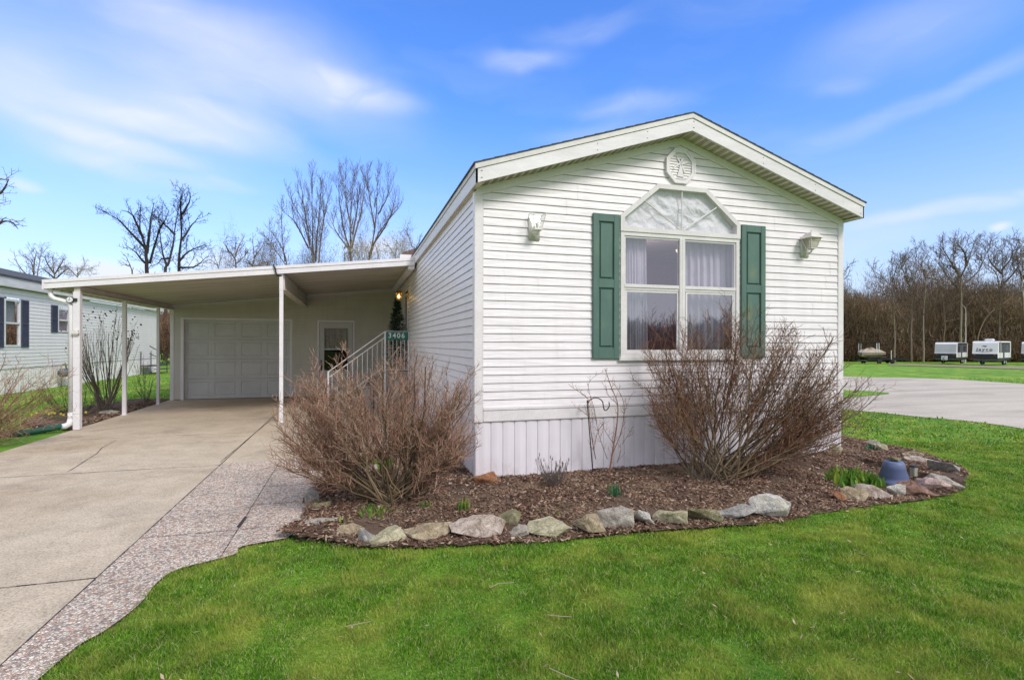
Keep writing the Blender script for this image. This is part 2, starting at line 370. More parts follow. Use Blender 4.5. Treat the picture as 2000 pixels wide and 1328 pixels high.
def winb(z, ins=0):                                    # outline of the big window at height z
    if z < W_Z0+ins or z > W_ZP-ins: return None
    if z <= W_ZS: return WX0+ins, WX1-ins
    t = (z-W_ZS)/(W_ZP-W_ZS); hw = (WX1-WX0)/2*(1-t)+WA*t-ins*1.2
    return WC-hw, WC+hw
def gab(z):
    if z <= ZE-.02: return XL, XR
    k = (ZP-z)/(ZP-ZE+.02); return XC-(XC-XL)*max(0, k), XC+(XR-XC)*max(0, k)
def iv_front(a, b):
    ga, gb = gab(a), gab(min(b, ZP)); base = ((ga[0]+.04, ga[1]-.04), (gb[0]+.04, gb[1]-.04))
    if base[0][0] > base[0][1]: return []
    wa, wb = winb(a, .035), winb(b, .035)
    if wa is None and wb is None: return [base]
    if wa is None: wa = wb if a > 2 else None
    if wb is None and a > 2: wb = winb(W_ZP-.036, .035)
    if wa is None: return [base]
    return cut(base, (wa[0], wb[0]), (wa[1], wb[1]))
mb = MB(); siding(mb, (0, YF, 0), (1, 0, 0), (0, -1, 0), ZB, ZP-.02, iv_front)
rs = random.Random(12)                                 # overlapping panel ends
for k in range(0, 34, 2):
    z = ZB+k*.1016; g = gab(z+.2)
    for x in (rs.uniform(1.7, 3.0), rs.uniform(5.8, 6.9), rs.uniform(3.4, 5.2)):
        if g[0]+.1 < x < g[1]-.1 and not (z < 3.9 and WX0-.5 < x < WX1+.5 and z > 1.2):
            for j in (0, 1): mb.add([(x, YF-.0165, z+j*.1016+.003), (x+.02, YF-.0150, z+j*.1016+.003), (x+.02, YF-.0050, z+(j+1)*.1016-.01), (x, YF-.0065, z+(j+1)*.1016-.01)], [(0, 1, 2, 3)])
mb.build('front_siding', SID, house)
# long left side: door towards the steps
DY0, DY1 = 14.6, 15.55
def iv_left(a, b):
    base = ((.05, YB-YF), (.05, YB-YF))
    if a < 2.98: return cut(base, (DY0-YF, DY0-YF), (DY1-YF, DY1-YF))
    return [base]
mb = MB(); siding(mb, (XL, YF, 0), (0, 1, 0), (-1, 0, 0), ZB, 3.53, iv_left); mb.build('side_siding', SID, house)
mb = MB(); siding(mb, (XR, YF, 0), (0, 1, 0), (1, 0, 0), ZB, 3.53, lambda a, b: [((.05, YB-YF), (.05, YB-YF))]); mb.build('side_siding', SID, house)
mb = MB(); mb.box(XL-.0, XR, YB, YB+.02, 0, 3.5).prism([(XL, YB, 3.5), (XR, YB, 3.5), (XC, YB, 4.45)], (0, .02, 0)); mb.build('rear_wall', SID, house)
for x, s in ((XL, -1), (XR, 1)):                       # corner posts
    mb = MB(); w = .13
    xa, xb = (x-.022, x-.022+w-.02) if s < 0 else (x+.022-w+.02, x+.022)
    mb.bbox(xa, xb, YF-.022, YF+.09, .66, ZE-.005, .006)
    mb.box(xa+.018 if s > 0 else xb-.002, xa+.020 if s > 0 else xb+.002, YF-.019, YF-.001, .70, ZE-.02)
    mb.build('corner_trim', TRIM, house)
mb = MB()                                              # belt board over the skirting
x0, x1 = XL+.09, XR-.09
mb.bbox(x0, x1, YF-.020, YF+.03, .665, .80, .005); mb.bbox(x0, x1, YF-.026, YF+.02, .803, .84, .004)
mb.bbox(XL-.020, XL+.03, YF+.092, YB, .665, .80, .005); mb.bbox(XL-.026, XL+.02, YF+.092, YB, .803, .84, .004)
mb.bbox(XR-.03, XR+.020, YF+.092, YB, .665, .84, .005)
mb.build('belt_board', TRIM, house)
def skirt(mb, o, u, n, L, z0, z1):                     # ribbed panels
    o, u, n = Vector(o), Vector(u), Vector(n); s = 0; pts = []
    while s < L:
        for ds, w in ((0, 0), (.006, -.012), (.012, -.012), (.018, 0), (.06, .006), (.085, .007), (.125, .002)):
            if s+ds < L: pts.append((s+ds, w))
        s += .152
    pts.append((L, 0))
    vs = [o+u*a+n*w+Vector((0, 0, z)) for a, w in pts for z in (z0, z1)]
    mb.add(vs, [(2*i, 2*i+2, 2*i+3, 2*i+1) for i in range(len(pts)-1)])
mb = MB(); skirt(mb, (XL+.03, YF+.006, 0), (1, 0, 0), (0, -1, 0), XR-XL-.06, -.15, .68)
skirt(mb, (XL+.006, YF+.05, 0), (0, 1, 0), (-1, 0, 0), YB-YF, -.15, .68); skirt(mb, (XR-.006, YF+.05, 0), (0, 1, 0), (1, 0, 0), YB-YF, -.15, .68)
mb.bbox(XL-.004, XL+.045, YF-.004, YF+.06, -.15, .662, .008); mb.bbox(XR-.045, XR+.004, YF-.004, YF+.06, -.15, .662, .008)
for xx in (4.35, 4.37): mb.box(xx, xx+.004, YF-.009, YF-.002, .18, .34)
mb.build('skirting', SKIRT, house)
# roof
YO = YF-.30; XE0, XE1 = 1.36, 7.20; RZE, RZP = 3.70, 4.655; SL = (RZP-RZE)/(XC-XE0+.04)
def ztop(x): return RZP-abs(x-XC)*SL
mb = MB()
for sgn, xe in ((-1, XE0), (1, XE1)):
    mb.prism([(XC, YO-.02, RZP+.006), (xe+sgn*.03, YO-.02, ztop(xe+sgn*.03)+.006), (xe+sgn*.03, YO-.02, ztop(xe+sgn*.03)-.006), (XC, YO-.02, RZP-.006)], (0, YB+.3-YO, 0))
    k = 0; s = 0                                        # shingle courses
    while s < 2.95:
        xa = XC+sgn*s; xb = XC+sgn*min(s+.142, abs(xe+sgn*.03-XC))
        mb.prism([(xa, YO-.022, ztop(xa)+.0065), (xb, YO-.022, ztop(xb)+.013), (xb, YO-.022, ztop(xb)+.0065)], (0, YB+.3-YO, 0)); s += .142
mb.build('shingle_roof', SHING, house)
mb = MB(); FH = .225; DH = .06
for sgn, xe in ((-1, XE0), (1, XE1)):
    P = lambda x, y, dz: (x, y, ztop(x)-.008-dz)
    mb.prism([P(XC, YO, DH+.004), P(xe, YO, DH+.004), P(xe, YO, FH), P(XC, YO, FH)], (0, .025, 0))
    mb.prism([P(xe, YO, DH+.004), P(xe-sgn*.02, YO, DH+.004), P(xe-sgn*.02, YO, FH), P(xe, YO, FH)], (0, YB+.3-YO, 0))
mb.mi = 1                                               # nail heads and a splice
for x in (1.42, 1.43, 2.9, 3.6, 4.285, 4.29, 5.4, 6.3, 7.14):
    for dz in (.10, .18): mb.box(x-.005, x+.005, YO-.004, YO+.001, ztop(x)-.008-dz-.005, ztop(x)-.008-dz+.005)
mb.build('fascia_board', [FASC, M('nail_head', (.25, .24, .23))], house)
mb = MB()
for sgn, xe in ((-1, XE0), (1, XE1)):
    mb.prism([P(XC, YO-.012, 0), P(xe+sgn*.012, YO-.012, 0), P(xe+sgn*.012, YO-.012, DH), P(XC, YO-.012, DH)], (0, .03, 0))
    mb.prism([P(xe+sgn*.012, YO+.018, 0), P(xe-sgn*.01, YO+.018, 0), P(xe-sgn*.01, YO+.018, DH), P(xe+sgn*.012, YO+.018, DH)], (0, YB+.25-YO, 0))
mb.build('drip_edge', FASCT, house)
mb = MB()                                              # vented soffit of ribbed strips, rib lines run front to back
for sgn, xe in ((-1, XE0), (1, XE1)):
    s = 0.0
    while s < abs(xe-XC)-.02:
        L = abs(xe-XC)-.02
        for ds, w in ((0, .012), (.012, .012), (.018, 0), (.10, 0), (.106, .010), (.116, .010), (.122, 0), (.195, 0)):
            a = min(s+ds, L); b = min(s+ds+.006 if w else s+ds+.08, L)
        s += .2
    prof = []; s = 0
    while s < abs(xe-XC)-.02:
        for ds, w in ((0, .012), (.012, .012), (.018, 0), (.098, 0), (.104, .012), (.116, .012), (.122, 0), (.194, 0)):
            if s+ds < abs(xe-XC)-.02: prof.append((s+ds, w))
        s += .2
    vs = [(XC+sgn*a, y, ztop(XC+sgn*a)-FH-.000+.004+w) for a, w in prof for y in (YO+.025, YF+.02)]
    mb.add(vs, [(2*i, 2*i+2, 2*i+3, 2*i+1) for i in range(len(prof)-1)])
    mb.mi = 1
    for a in [k*.1+.03 for k in range(int((abs(xe-XC))/.1))]:      # little louvre slots
        for q in range(3):
            xx = XC+sgn*(a+q*.02+.004)
            if abs(xx-XC) < abs(xe-XC)-.03: mb.box(xx, xx+.007, YO+.045, YF-.035, ztop(xx)-FH-.004, ztop(xx)-FH+.002)
    mb.mi = 0
for sgn, xe, xw in ((-1, XE0, XL), (1, XE1, XR)):
    zz = ztop(xe)-FH+.006; mb.quad((xe, YO+.02, zz), (xw+.02*-sgn, YO+.02, zz), (xw+.02*-sgn, YB, zz), (xe, YB, zz))
mb.build('soffit', [SOF, M('soffit_perforation', (.36, .34, .25))], house)
mb = MB()                                              # frieze under the rake soffit
for sgn, xw in ((-1, XL), (1, XR)):
    mb.prism([(XC, YF-.03, ztop(XC)-FH+.004), (xw, YF-.03, ztop(xw)-FH+.004), (xw, YF-.03, ztop(xw)-FH-.10), (XC, YF-.03, ztop(XC)-FH-.10)], (0, .03, 0))
mb.build('frieze_board', TRIM, house)
# --- big window
YW = YF-.03
win = MB()
def band(mb, pts, w, y0, y1):                          # frame following a closed convex outline, w inwards
    n = len(pts); c = Vector((sum(p[0] for p in pts)/n, sum(p[1] for p in pts)/n)); ins = []
    P2 = [Vector(p) for p in pts]
    for i in range(n):
        a, b, c2 = P2[i-1], P2[i], P2[(i+1) % n]
        n1 = Vector((-(b-a).y, (b-a).x)).normalized(); n2 = Vector((-(c2-b).y, (c2-b).x)).normalized()
        if n1.dot(c-b) < 0: n1, n2 = -n1, -n2
        m = (n1+n2).normalized(); ins.append(b+m*(w/m.dot(n1)))
    for i in range(n):
        j = (i+1) % n
        mb.prism([(P2[i].x, y0, P2[i].y), (P2[j].x, y0, P2[j].y), (ins[j].x, y0, ins[j].y), (ins[i].x, y0, ins[i].y)], (0, y1-y0, 0))
    return [(p.x, p.y) for p in ins]
lo = [(WX0, W_Z0), (WX1, W_Z0), (WX1, W_ZT), (WX0, W_ZT)]
up = [(WX0-.01, W_ZT+.002), (WX1+.01, W_ZT+.002), (WX1+.01, W_ZS), (WC+WA, W_ZP), (WC-WA, W_ZP), (WX0-.01, W_ZS)]
li = band(win, lo, .05, YW, YF+.05); ui = band(win, up, .062, YW-.012, YF+.05)
WIN = win.build('window', VFRAME, house)
f = MB()
band(f, [(WX0+.052, W_Z0+.052), (WX1-.052, W_Z0+.052), (WX1-.052, W_ZT-.052), (WX0+.052, W_ZT-.052)], .022, YW+.014, YF+.03)
f.bbox(WC-.045, WC+.045, YW-.006, YF+.03, W_Z0+.05, W_ZT-.05, .006)         # mullion
f.box(WC-.006, WC+.006, YW-.009, YW-.005, W_Z0+.05, W_ZT-.05)
ZM = 2.367
for xa, xb in ((WX0+.052, WC-.045), (WC+.045, WX1-.052)):
    f.bbox(xa, xb, YW+.002, YF+.02, ZM-.002, ZM+.045, .004); f.bbox(xa, xb, YW+.012, YF+.02, ZM-.034, ZM-.004, .004)
    band(f, [(xa+.022, W_Z0+.074), (xb-.022 if xb > WC+.1 else xb, W_Z0+.074), (xb-.022 if xb > WC+.1 else xb, ZM-.034), (xa+.022, ZM-.034)], .026, YW+.02, YF+.01)
f.bbox(WX0-.03, WX1+.03, YW-.03, YW+.02, W_Z0-.045, W_Z0-.002, .006)        # sill
f.build('window_frame', VFRAME, WIN)
g = MB()
for xa, xb in ((WX0+.06, WC-.04), (WC+.04, WX1-.06)): g.quad((xa, YF-.012, ZM), (xb, YF-.012, ZM), (xb, YF-.012, W_ZT-.06), (xa, YF-.012, W_ZT-.06))
g.build('upper_pane', GL_UP, WIN)
g = MB()
for xa, xb in ((WX0+.06, WC-.04), (WC+.04, WX1-.06)): g.quad((xa, YF+.0, W_Z0+.06), (xb, YF+.0, W_Z0+.06), (xb, YF+.0, ZM), (xa, YF+.0, ZM))
g.build('screened_pane', GL_LO, WIN)
g = MB(); g.add([(x, YF-.006, z) for x, z in ui], [tuple(range(6))]); g.build('transom_pane', GL_CLR, WIN)
g = MB(); cz = W_ZT+.06                                 # sunburst bars
for ang, L in ((90, .62), (33, .70), (147, .70)):
    a = R(ang); g.tube([(WC+math.cos(a)*.03, YF-.016, cz+math.sin(a)*.03), (WC+math.cos(a)*L, YF-.016, cz+math.sin(a)*L)] if ang != 90 else [(WC, YF-.016, cz), (WC, YF-.016, W_ZP-.06)], .0085, 6)
g.build('sunburst_bars', VFRAME, WIN)
rng = random.Random(4); nx, nz = 90, 40; vs = []; n_ = 0
from mathutils import noise as mnoise
for j in range(nz+1):
    for i in range(nx+1):
        x = WX0+.02+(WX1-WX0-.04)*i/nx; z = W_ZT+.01+(W_ZP-W_ZT-.02)*j/nz
        b = winb(min(max(z, W_ZS-.01), W_ZP-.05), .045); x = min(max(x, b[0]), b[1])
        y = YF+.034+.02*mnoise.noise(Vector((x*3, z*5, 0)))+.045*abs(mnoise.noise(Vector((x*5+z*5, z*2-x*2, 4))))+.006*abs(mnoise.noise(Vector((x*16, z*19, 8))))
        vs.append((x, y, z))
MB().add(vs, [(j*(nx+1)+i, j*(nx+1)+i+1, (j+1)*(nx+1)+i+1, (j+1)*(nx+1)+i) for j in range(nz) for i in range(nx)]).build('foil_sheet', FOIL, WIN, True)
# room and curtains behind the window
def curtain(x0, x1, z0, z1, y, amp, nf, seed):
    rg = random.Random(seed); ph = [rg.uniform(0, 6) for _ in range(6)]; nx = 110; nz = 8; vs = []
    for j in range(nz+1):
        t = j/nz
        for i in range(nx+1):
            s = i/nx; w = amp*(.7+.5*(1-t))*(math.sin(s*nf*6.28+ph[0])+.45*math.sin(s*nf*2.1*6.28+ph[1]+t)+.3*math.sin(s*nf*3.7*6.28+ph[2]))
            vs.append((x0+(x1-x0)*s+.015*math.sin(t*3+ph[3])*s, y+w, z0+(z1-z0)*t))
    return MB().add(vs, [(j*(nx+1)+i, j*(nx+1)+i+1, (j+1)*(nx+1)+i+1, (j+1)*(nx+1)+i) for j in range(nz) for i in range(nx)])
curtain(WX0-.05, WX0+.50, 1.2, 3.2, YF+.14, .022, 5, 1).build('curtain', CURT, house, True)
curtain(4.98-.52, 5.36, 1.2, 3.2, YF+.16, .026, 8, 2).build('curtain', CURT, house, True)
mb = MB(); rx0, rx1, ry0, ry1, rz0, rz1 = XL+.12, XR-.12, YF+.10, YF+4.2, .85, 3.42
mb.quad((rx0, ry1, rz0), (rx1, ry1, rz0), (rx1, ry1, rz1), (rx0, ry1, rz1)).quad((rx0, ry0, rz0), (rx0, ry1, rz0), (rx0, ry1, rz1), (rx0, ry0, rz1)).quad((rx1, ry0, rz0), (rx1, ry1, rz0), (rx1, ry1, rz1), (rx1, ry0, rz1))
mb.mi = 1; mb.quad((rx0, ry0, rz0), (rx1, ry0, rz0), (rx1, ry1, rz0), (rx0, ry1, rz0)); mb.mi = 2; mb.quad((rx0, ry0, rz1), (rx1, ry0, rz1), (rx1, ry1, rz1), (rx0, ry1, rz1))
mb.build('room', [WALLI, FLOORI, CEILI], house)
cl = thing('hanging_lamp', 'brass lamp hanging behind the right upper pane of the big window', 'lamp', (5.48, YF+1.6, 3.42))
l = MB(); l.tube([(5.48, YF+1.6, 3.42), (5.48, YF+1.6, 3.20)], .012); 
for k in range(4):
    a = k*math.pi/2+.4; l.tube([(5.48, YF+1.6, 3.2), (5.48+.08*math.cos(a), YF+1.6+.08*math.sin(a), 3.16), (5.48+.14*math.cos(a), YF+1.6+.14*math.sin(a), 3.20)], .008)
l.build('lamp_arms', BRASS, cl)
for k in range(4):
    a = k*math.pi/2+.4; s = MB(); s.lathe([(.0, .0), (.02, .005), (.04, .03), (.045, .06)], (5.48+.14*math.cos(a), YF+1.6+.14*math.sin(a), 3.20), 10); s.build('lamp_shade', emis('lit_shade', (1, .75, .45), 1.3) if k == 0 else bpy.data.materials['lit_shade'], cl)
L = bpy.data.lights.new('room_lamp_light', 'POINT'); L.energy = 22; L.color = (1, .82, .72); L.shadow_soft_size = .15
lo_ = bpy.data.objects.new('room_lamp_light', L); COL.objects.link(lo_); lo_.location = (4.4, YF+1.7, 2.9); 
# little things on the inner sill
v = MB(); v.lathe([(0, 0), (.035, 0), (.045, .08), (.02, .16), (.018, .22), (.03, .24)], (3.98, YF+.42, 1.5), 12); single(v.build('vase', WHITE, None, True), 'small pale vase standing inside behind the lower left window pane', 'vase')
# --- shutters
def shutter(x0, x1, z0, z1, parent, mat, y=YF, n=(0, -1, 0)):
    mb = MB(); ya = y-.045; d = .035
    st = .082; zm = (z0+z1)/2+.03
    mb.bbox(x0, x0+st, ya, ya+d, z0, z1, .004); mb.bbox(x1-st, x1, ya, ya+d, z0, z1, .004)
    for a, b in ((z0, z0+.14), (zm-.05, zm+.06), (z1-.10, z1)): mb.bbox(x0+st-.003, x1-st+.003, ya+.002, ya+d, a, b, .004)
    for a, b in ((z0+.14, zm-.05), (zm+.06, z1-.10)):
        mb.quad((x0+st-.003, ya+.026, a-.003), (x1-st+.003, ya+.026, a-.003), (x1-st+.003, ya+.026, b+.003), (x0+st-.003, ya+.026, b+.003))
        i = .018; bm = bmesh.new(); bmesh.ops.create_cube(bm, size=1)
        A0, A1, B0, B1 = x0+st+i, x1-st-i, a+i, b-i
        for vv in bm.verts:
            f_ = .012 if vv.co.y < 0 else 0
            vv.co = Vector(((A0+f_) if vv.co.x < 0 else (A1-f_), ya+.007 if vv.co.y < 0 else ya+.027, (B0+f_) if vv.co.z < 0 else (B1-f_)))
        mb.bm(bm)
    return mb.build('shutter', mat, parent)
shutter(2.965, 3.345, 1.426, 3.31, house, SHUT); shutter(5.262, 5.675, 1.426, 3.31, house, SHUT)
# --- octagonal gable vent with a palm relief
ov = MB(); c = Vector((4.267, YF-.03, 4.035)); rr = .24; oc = [(c.x+rr*1.02*math.cos(R(22.5+45*k)), c.z+rr*1.06*math.sin(R(22.5+45*k))) for k in range(8)]
oi = band(ov, oc, .052, YF-.045, YF); oi2 = band(ov, oc, .02, YF-.052, YF-.044)
ov.add([(x, YF-.0225, z) for x, z in oi], [tuple(range(8))])
for k in range(11):
    z = c.z-.19+k*.036; hw = .185 if abs(z-c.z) < .085 else .185-(abs(z-c.z)-.085)
    if hw > .03: ov.prism([(c.x-hw, YF-.032, z), (c.x-hw, YF-.022, z+.026), (c.x-hw, YF-.022, z)], (2*hw, 0, 0))
V = ov.build('gable_vent', TRIM, house)
pl = MB()                                               # relief: trunk and fronds
def flat(P): pl.prism([(c.x+x, YF-.034, c.z+z) for x, z in P], (0, -.006, 0))
flat([(-.055, -.14), (.045, -.145), (.022, -.02), (.012, .03), (-.012, .03), (-.022, -.03)])
flat([(-.10, -.155), (.11, -.165), (.11, -.178), (-.10, -.17)])
for P in ([(0, .03), (.0, .06), (-.035, .105), (-.05, .145), (-.06, .14), (-.05, .09)], [(0, .03), (-.015, .05), (-.10, -.01), (-.12, -.045), (-.10, -.05), (-.06, -.01)], [(0, .03), (.02, .055), (.10, .085), (.13, .07), (.11, .055), (.05, .03)],
          [(.0, .03), (.025, .03), (.065, -.04), (.075, -.085), (.055, -.085), (.03, -.03)], [(0, .04), (.015, .06), (.045, .10), (.03, .125), (.01, .10)]): flat(P)
pl.build('palm_relief', TRIM, V)
# --- side door
d = MB(); x = XL-.03
d.box(x, XL+.02, DY0, DY0+.05, .88, 2.98).box(x, XL+.02, DY1-.05, DY1, .88, 2.98).box(x, XL+.02, DY0+.05, DY1-.05, 2.93, 2.98)
D = d.build('door', TRIM, house)
d = MB(); d.quad((XL-.005, DY1-.05, .88), (XL-.005, DY0+.05, .88), (XL-.005, DY0+.05, 2.93), (XL-.005, DY1-.05, 2.93)); d.build('door_pane', GL_DK, D)
d = MB(); d.box(XL+.03, XL+.05, DY0, DY1, .88, 2.98); d.build('door_leaf', M('brown_door', (.12, .09, .07)), D)
# --- wall lamps
def wall_lamp(x, z, name, label, kind):
    t = thing(name, label, 'wall lamp', (x, YF, z), 'lamps on the gable wall')
    m = MB(); y = YF-.014
    m.bbox(x-.075, x+.075, y-.016, y, z-.15, z+.15, .005)
    m.tube([(x, y-.014, z-.09), (x+.004, y-.06, z-.10), (x+.008, y-.12, z-.085), (x+.01, y-.13, z-.055)], .014, 8)
    m.lathe([(0, 0), (.035, .003), (.04, .012), (.02, .02), (0, .02)], (x, y-.13, z-.06), 12)
    m.build('bracket', LAMPM, t, True)
    cy = y-.13
    def frust(r0, z0, r1, z1, mb):
        mb.add([(x+sx*r0, cy+sy*r0, z0) for sx, sy in ((-1, -1), (1, -1), (1, 1), (-1, 1))]+[(x+sx*r1, cy+sy*r1, z1) for sx, sy in ((-1, -1), (1, -1), (1, 1), (-1, 1))], [(0, 1, 5, 4), (1, 2, 6, 5), (2, 3, 7, 6), (3, 0, 4, 7)])
    g = MB(); frust(.045, z-.035, .085, z+.11 if kind else z+.155, g); g.build('glass_shade', PANEL if kind else GL_CLR, t)
    b = MB(); b.lathe([(0, 0), (.014, 0), (.014, .035), (.022, .06), (.016, .085), (0, .092)], (x, cy, z-.04), 10); b.build('bulb', WHITE, t, True)
    c_ = MB()
    if kind:                                             # complete lantern with roof
        for sx, sy in ((-1, -1), (1, -1), (1, 1), (-1, 1)): c_.tube([(x+sx*.047, cy+sy*.047, z-.035), (x+sx*.088, cy+sy*.088, z+.11)], .007, 6)
        c_.bbox(x-.055, x+.055, cy-.055, cy+.055, z-.045, z-.033, .003)
        frust(.115, z+.108, .105, z+.118, c_); frust(.105, z+.118, .055, z+.185, c_); frust(.055, z+.185, .012, z+.205, c_)
        c_.add([(x-.115, cy-.115, z+.108), (x+.115, cy-.115, z+.108), (x+.115, cy+.115, z+.108), (x-.115, cy+.115, z+.108)], [(0, 1, 2, 3)])
        c_.lathe([(0, 0), (.012, 0), (.007, .012), (.011, .022), (.004, .034), (0, .04)], (x, cy, z+.203), 8)
        c_.build('lantern_cap', LAMPM, t)
    else:
        frust(.052, z-.05, .052, z-.028, c_); [c_.tube([(x+sx*.045, cy+sy*.045, z-.035), (x+sx*.085, cy+sy*.085, z+.155)], .005, 5) for sx, sy in ((-1, -1), (1, -1), (1, 1), (-1, 1))]; c_.tube([(x-.085, cy-.085, z+.155), (x+.085, cy-.085, z+.155), (x+.085, cy+.085, z+.155), (x-.085, cy+.085, z+.155), (x-.085, cy-.085, z+.155)], .004, 5); c_.box(x-.05, x+.05, cy-.05, cy+.05, z-.047, z-.043); c_.build('lamp_cup', LAMPM, t)
wall_lamp(2.165, 3.06, 'wall_lamp', 'open topped clear glass wall lamp without a cap, left of the big window', 0)
wall_lamp(6.39, 3.05, 'wall_lamp', 'lantern shaped wall lamp with a capped roof and finial, right of the big window', 1)
# small reddish roof piece over the carport edge
mb = MB(); mb.prism([(1.08, 12.95, 3.70), (1.40, 12.95, 3.70), (1.40, 12.95, 3.90), (1.13, 12.95, 3.80)], (0, 5.2, 0)); RE = mb.build('shingled_saddle', SHINR, house)
mb = MB(); mb.box(1.06, 1.39, 12.90, 12.945, 3.635, 3.74); mb.build('saddle_fascia', TRIM, RE)
# ------------------------------------------------------------------ garage
GY, GX0, GZ = 18.2, -5.24, -.1
def zc(x): return 2.66+(x+5.75)*.1083                   # underside of the carport roof
garage = thing('garage', 'pale sided garage under the carport with a panelled roll-up door and glazed side door', 'garage', (-1.9, GY, GZ))
GDX0, GDX1, GDZ = -4.93, -1.905, 2.33
EX0, EX1, EZ = -1.106, .041, 2.36
def iv_g(a, b):
    if b > zc(XL)-.02: return []
    lo_ = GX0 if b < zc(GX0) else (b-2.66)/.1083-5.75
    out = [((lo_ if a > zc(GX0) else GX0, XL), (lo_, XL))]
    for x0, x1, z in ((GDX0, GDX1, GDZ), (EX0, EX1, EZ)):
        if a < z-.02: out = [q for o in out for q in (cut(o, (x0, x0), (x1, x1)) if o[0][0] < x0 and o[0][1] > x1 else [o])]
    return out
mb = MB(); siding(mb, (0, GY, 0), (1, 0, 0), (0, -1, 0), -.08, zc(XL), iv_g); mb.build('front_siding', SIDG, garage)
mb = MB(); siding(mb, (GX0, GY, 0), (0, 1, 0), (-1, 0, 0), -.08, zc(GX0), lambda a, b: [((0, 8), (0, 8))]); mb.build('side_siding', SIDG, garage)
mb = MB(); mb.prism([(GX0+.01, GY+.03, 2.42), (XL, GY+.03, 2.42), (XL, GY+.03, zc(XL)+.015), (GX0+.01, GY+.03, zc(GX0)+.015)], (0, .02, 0)); mb.prism([(GX0+.08, GY-.022, zc(GX0)-.065), (XL-.03, GY-.022, zc(XL)-.065), (XL-.03, GY-.022, zc(XL)+.012), (GX0+.08, GY-.022, zc(GX0)+.012)], (0, .02, 0)); mb.build('top_trim', SIDG, garage)
mb = MB(); mb.box(GX0+.02, XL, 26.2, 26.22, -.1, 2.7); mb.prism([(GX0-.3, GY+.35, zc(GX0-.3)), (XL-.1, GY+.35, zc(XL-.1)), (XL-.1, GY+.35, zc(XL-.1)+.1), (GX0-.3, GY+.35, zc(GX0-.3)+.1)], (0, 8.2, 0)); mb.build('roof', SHING, garage)
mb = MB(); mb.bbox(GX0-.02, GX0+.08, GY-.022, GY+.06, -.098, zc(GX0)-.01, .005); mb.build('corner_trim', TRIM, garage)
gd = MB(); W = GDX1-GDX0; y = GY+.09; HR = (GDZ+.09)/4
for r in range(4):
    z0 = -.085+r*HR; z1 = z0+HR-.006
    gd.box(GDX0+.03, GDX1-.03, y, y+.04, z0, z1)
    for c_ in range(4):
        xa = GDX0+.03+(W-.06)*c_/4+.07; xb = GDX0+.03+(W-.06)*(c_+1)/4-.07; za, zb = z0+.08, z1-.08
        q = (W-.06)/8; xm = (xa+xb)/2; t_ = .012
        for u0, u1, v0, v1 in ((xm-q, xa, z0, z1), (xb, xm+q, z0, z1), (xa, xb, z0, za), (xa, xb, zb, z1)): gd.box(u0, u1, y-t_, y, v0, v1)
        gd.add([(xa, y-t_, za), (xb, y-t_, za), (xb, y-t_, zb), (xa, y-t_, zb), (xa+.02, y-.001, za+.02), (xb-.02, y-.001, za+.02), (xb-.02, y-.001, zb-.02), (xa+.02, y-.001, zb-.02)], [(0, 1, 5, 4), (1, 2, 6, 5), (2, 3, 7, 6), (3, 0, 4, 7)])
        gd.add([(xa+.045, y-.010, za+.045), (xb-.045, y-.010, za+.045), (xb-.045, y-.010, zb-.045), (xa+.045, y-.010, zb-.045), (xa+.028, y-.001, za+.028), (xb-.028, y-.001, za+.028), (xb-.028, y-.001, zb-.028), (xa+.028, y-.001, zb-.028)], [(0, 1, 2, 3), (0, 1, 5, 4), (1, 2, 6, 5), (2, 3, 7, 6), (3, 0, 4, 7)])
G = gd.build('garage_door', GDOOR, garage)
mb = MB(); mb.box(GDX0+.03, GDX1-.03, y-.002, y+.03, -.098, -.087); mb.build('rubber_seal', BLACK, G)
mb = MB(); mb.box(GDX0-.05, GDX0+.03, GY-.02, GY+.12, -.098, GDZ+.05).box(GDX1-.03, GDX1+.05, GY-.02, GY+.12, -.098, GDZ+.05).box(GDX0+.03, GDX1-.03, GY-.02, GY+.12, GDZ, GDZ+.05); mb.build('door_surround', TRIM, G)
mb = MB(); y = GY-.01; mb.box(EX0, EX0+.06, y-.02, GY+.06, -.098, EZ).box(EX1-.06, EX1, y-.02, GY+.06, -.098, EZ).box(EX0+.06, EX1-.06, y-.02, GY+.06, EZ-.06, EZ)
E = mb.build('side_door', TRIM, garage)
ex0, ex1 = EX0+.07, EX1-.07; gx0, gx1 = ex0+.135, ex1-.135
mb = MB(); mb.box(ex0, gx0, y, y+.04, -.05, EZ-.07).box(gx1, ex1, y, y+.04, -.05, EZ-.07).box(gx0, gx1, y, y+.04, -.05, .74).box(gx0, gx1, y, y+.04, EZ-.25, EZ-.07).box(gx0, gx1, y-.004, y+.04, 1.40, 1.455)
mb.build('door_leaf', GDOOR, E)
mb = MB(); mb.quad((gx0, y+.02, .74), (gx1, y+.02, .74), (gx1, y+.02, 1.4), (gx0, y+.02, 1.4)); mb.build('lower_pane', GL_DK, E)
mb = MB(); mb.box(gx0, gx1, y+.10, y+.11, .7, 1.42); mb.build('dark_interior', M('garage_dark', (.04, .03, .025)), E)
mb = MB(); mb.quad((gx0, y+.02, 1.455), (gx1, y+.02, 1.455), (gx1, y+.02, EZ-.25), (gx0, y+.02, EZ-.25)); mb.build('upper_pane', GL_CLR, E)
curtain(gx0-.01, gx1+.01, 1.42, EZ-.22, y+.07, .012, 4, 7).build('lace_curtain', M('lace', (.42, .38, .32), (.28, .25, .21), .9, 14), E, True)
mb = MB(); mb.tube([(ex0+.05, y-.01, .78), (ex0+.05, y-.04, .82), (ex0+.05, y-.04, .98), (ex0+.05, y-.01, 1.02)], .012, 6); mb.box(ex0+.03, ex0+.07, y-.008, y, .74, 1.08); mb.build('handle', BLACK, E)
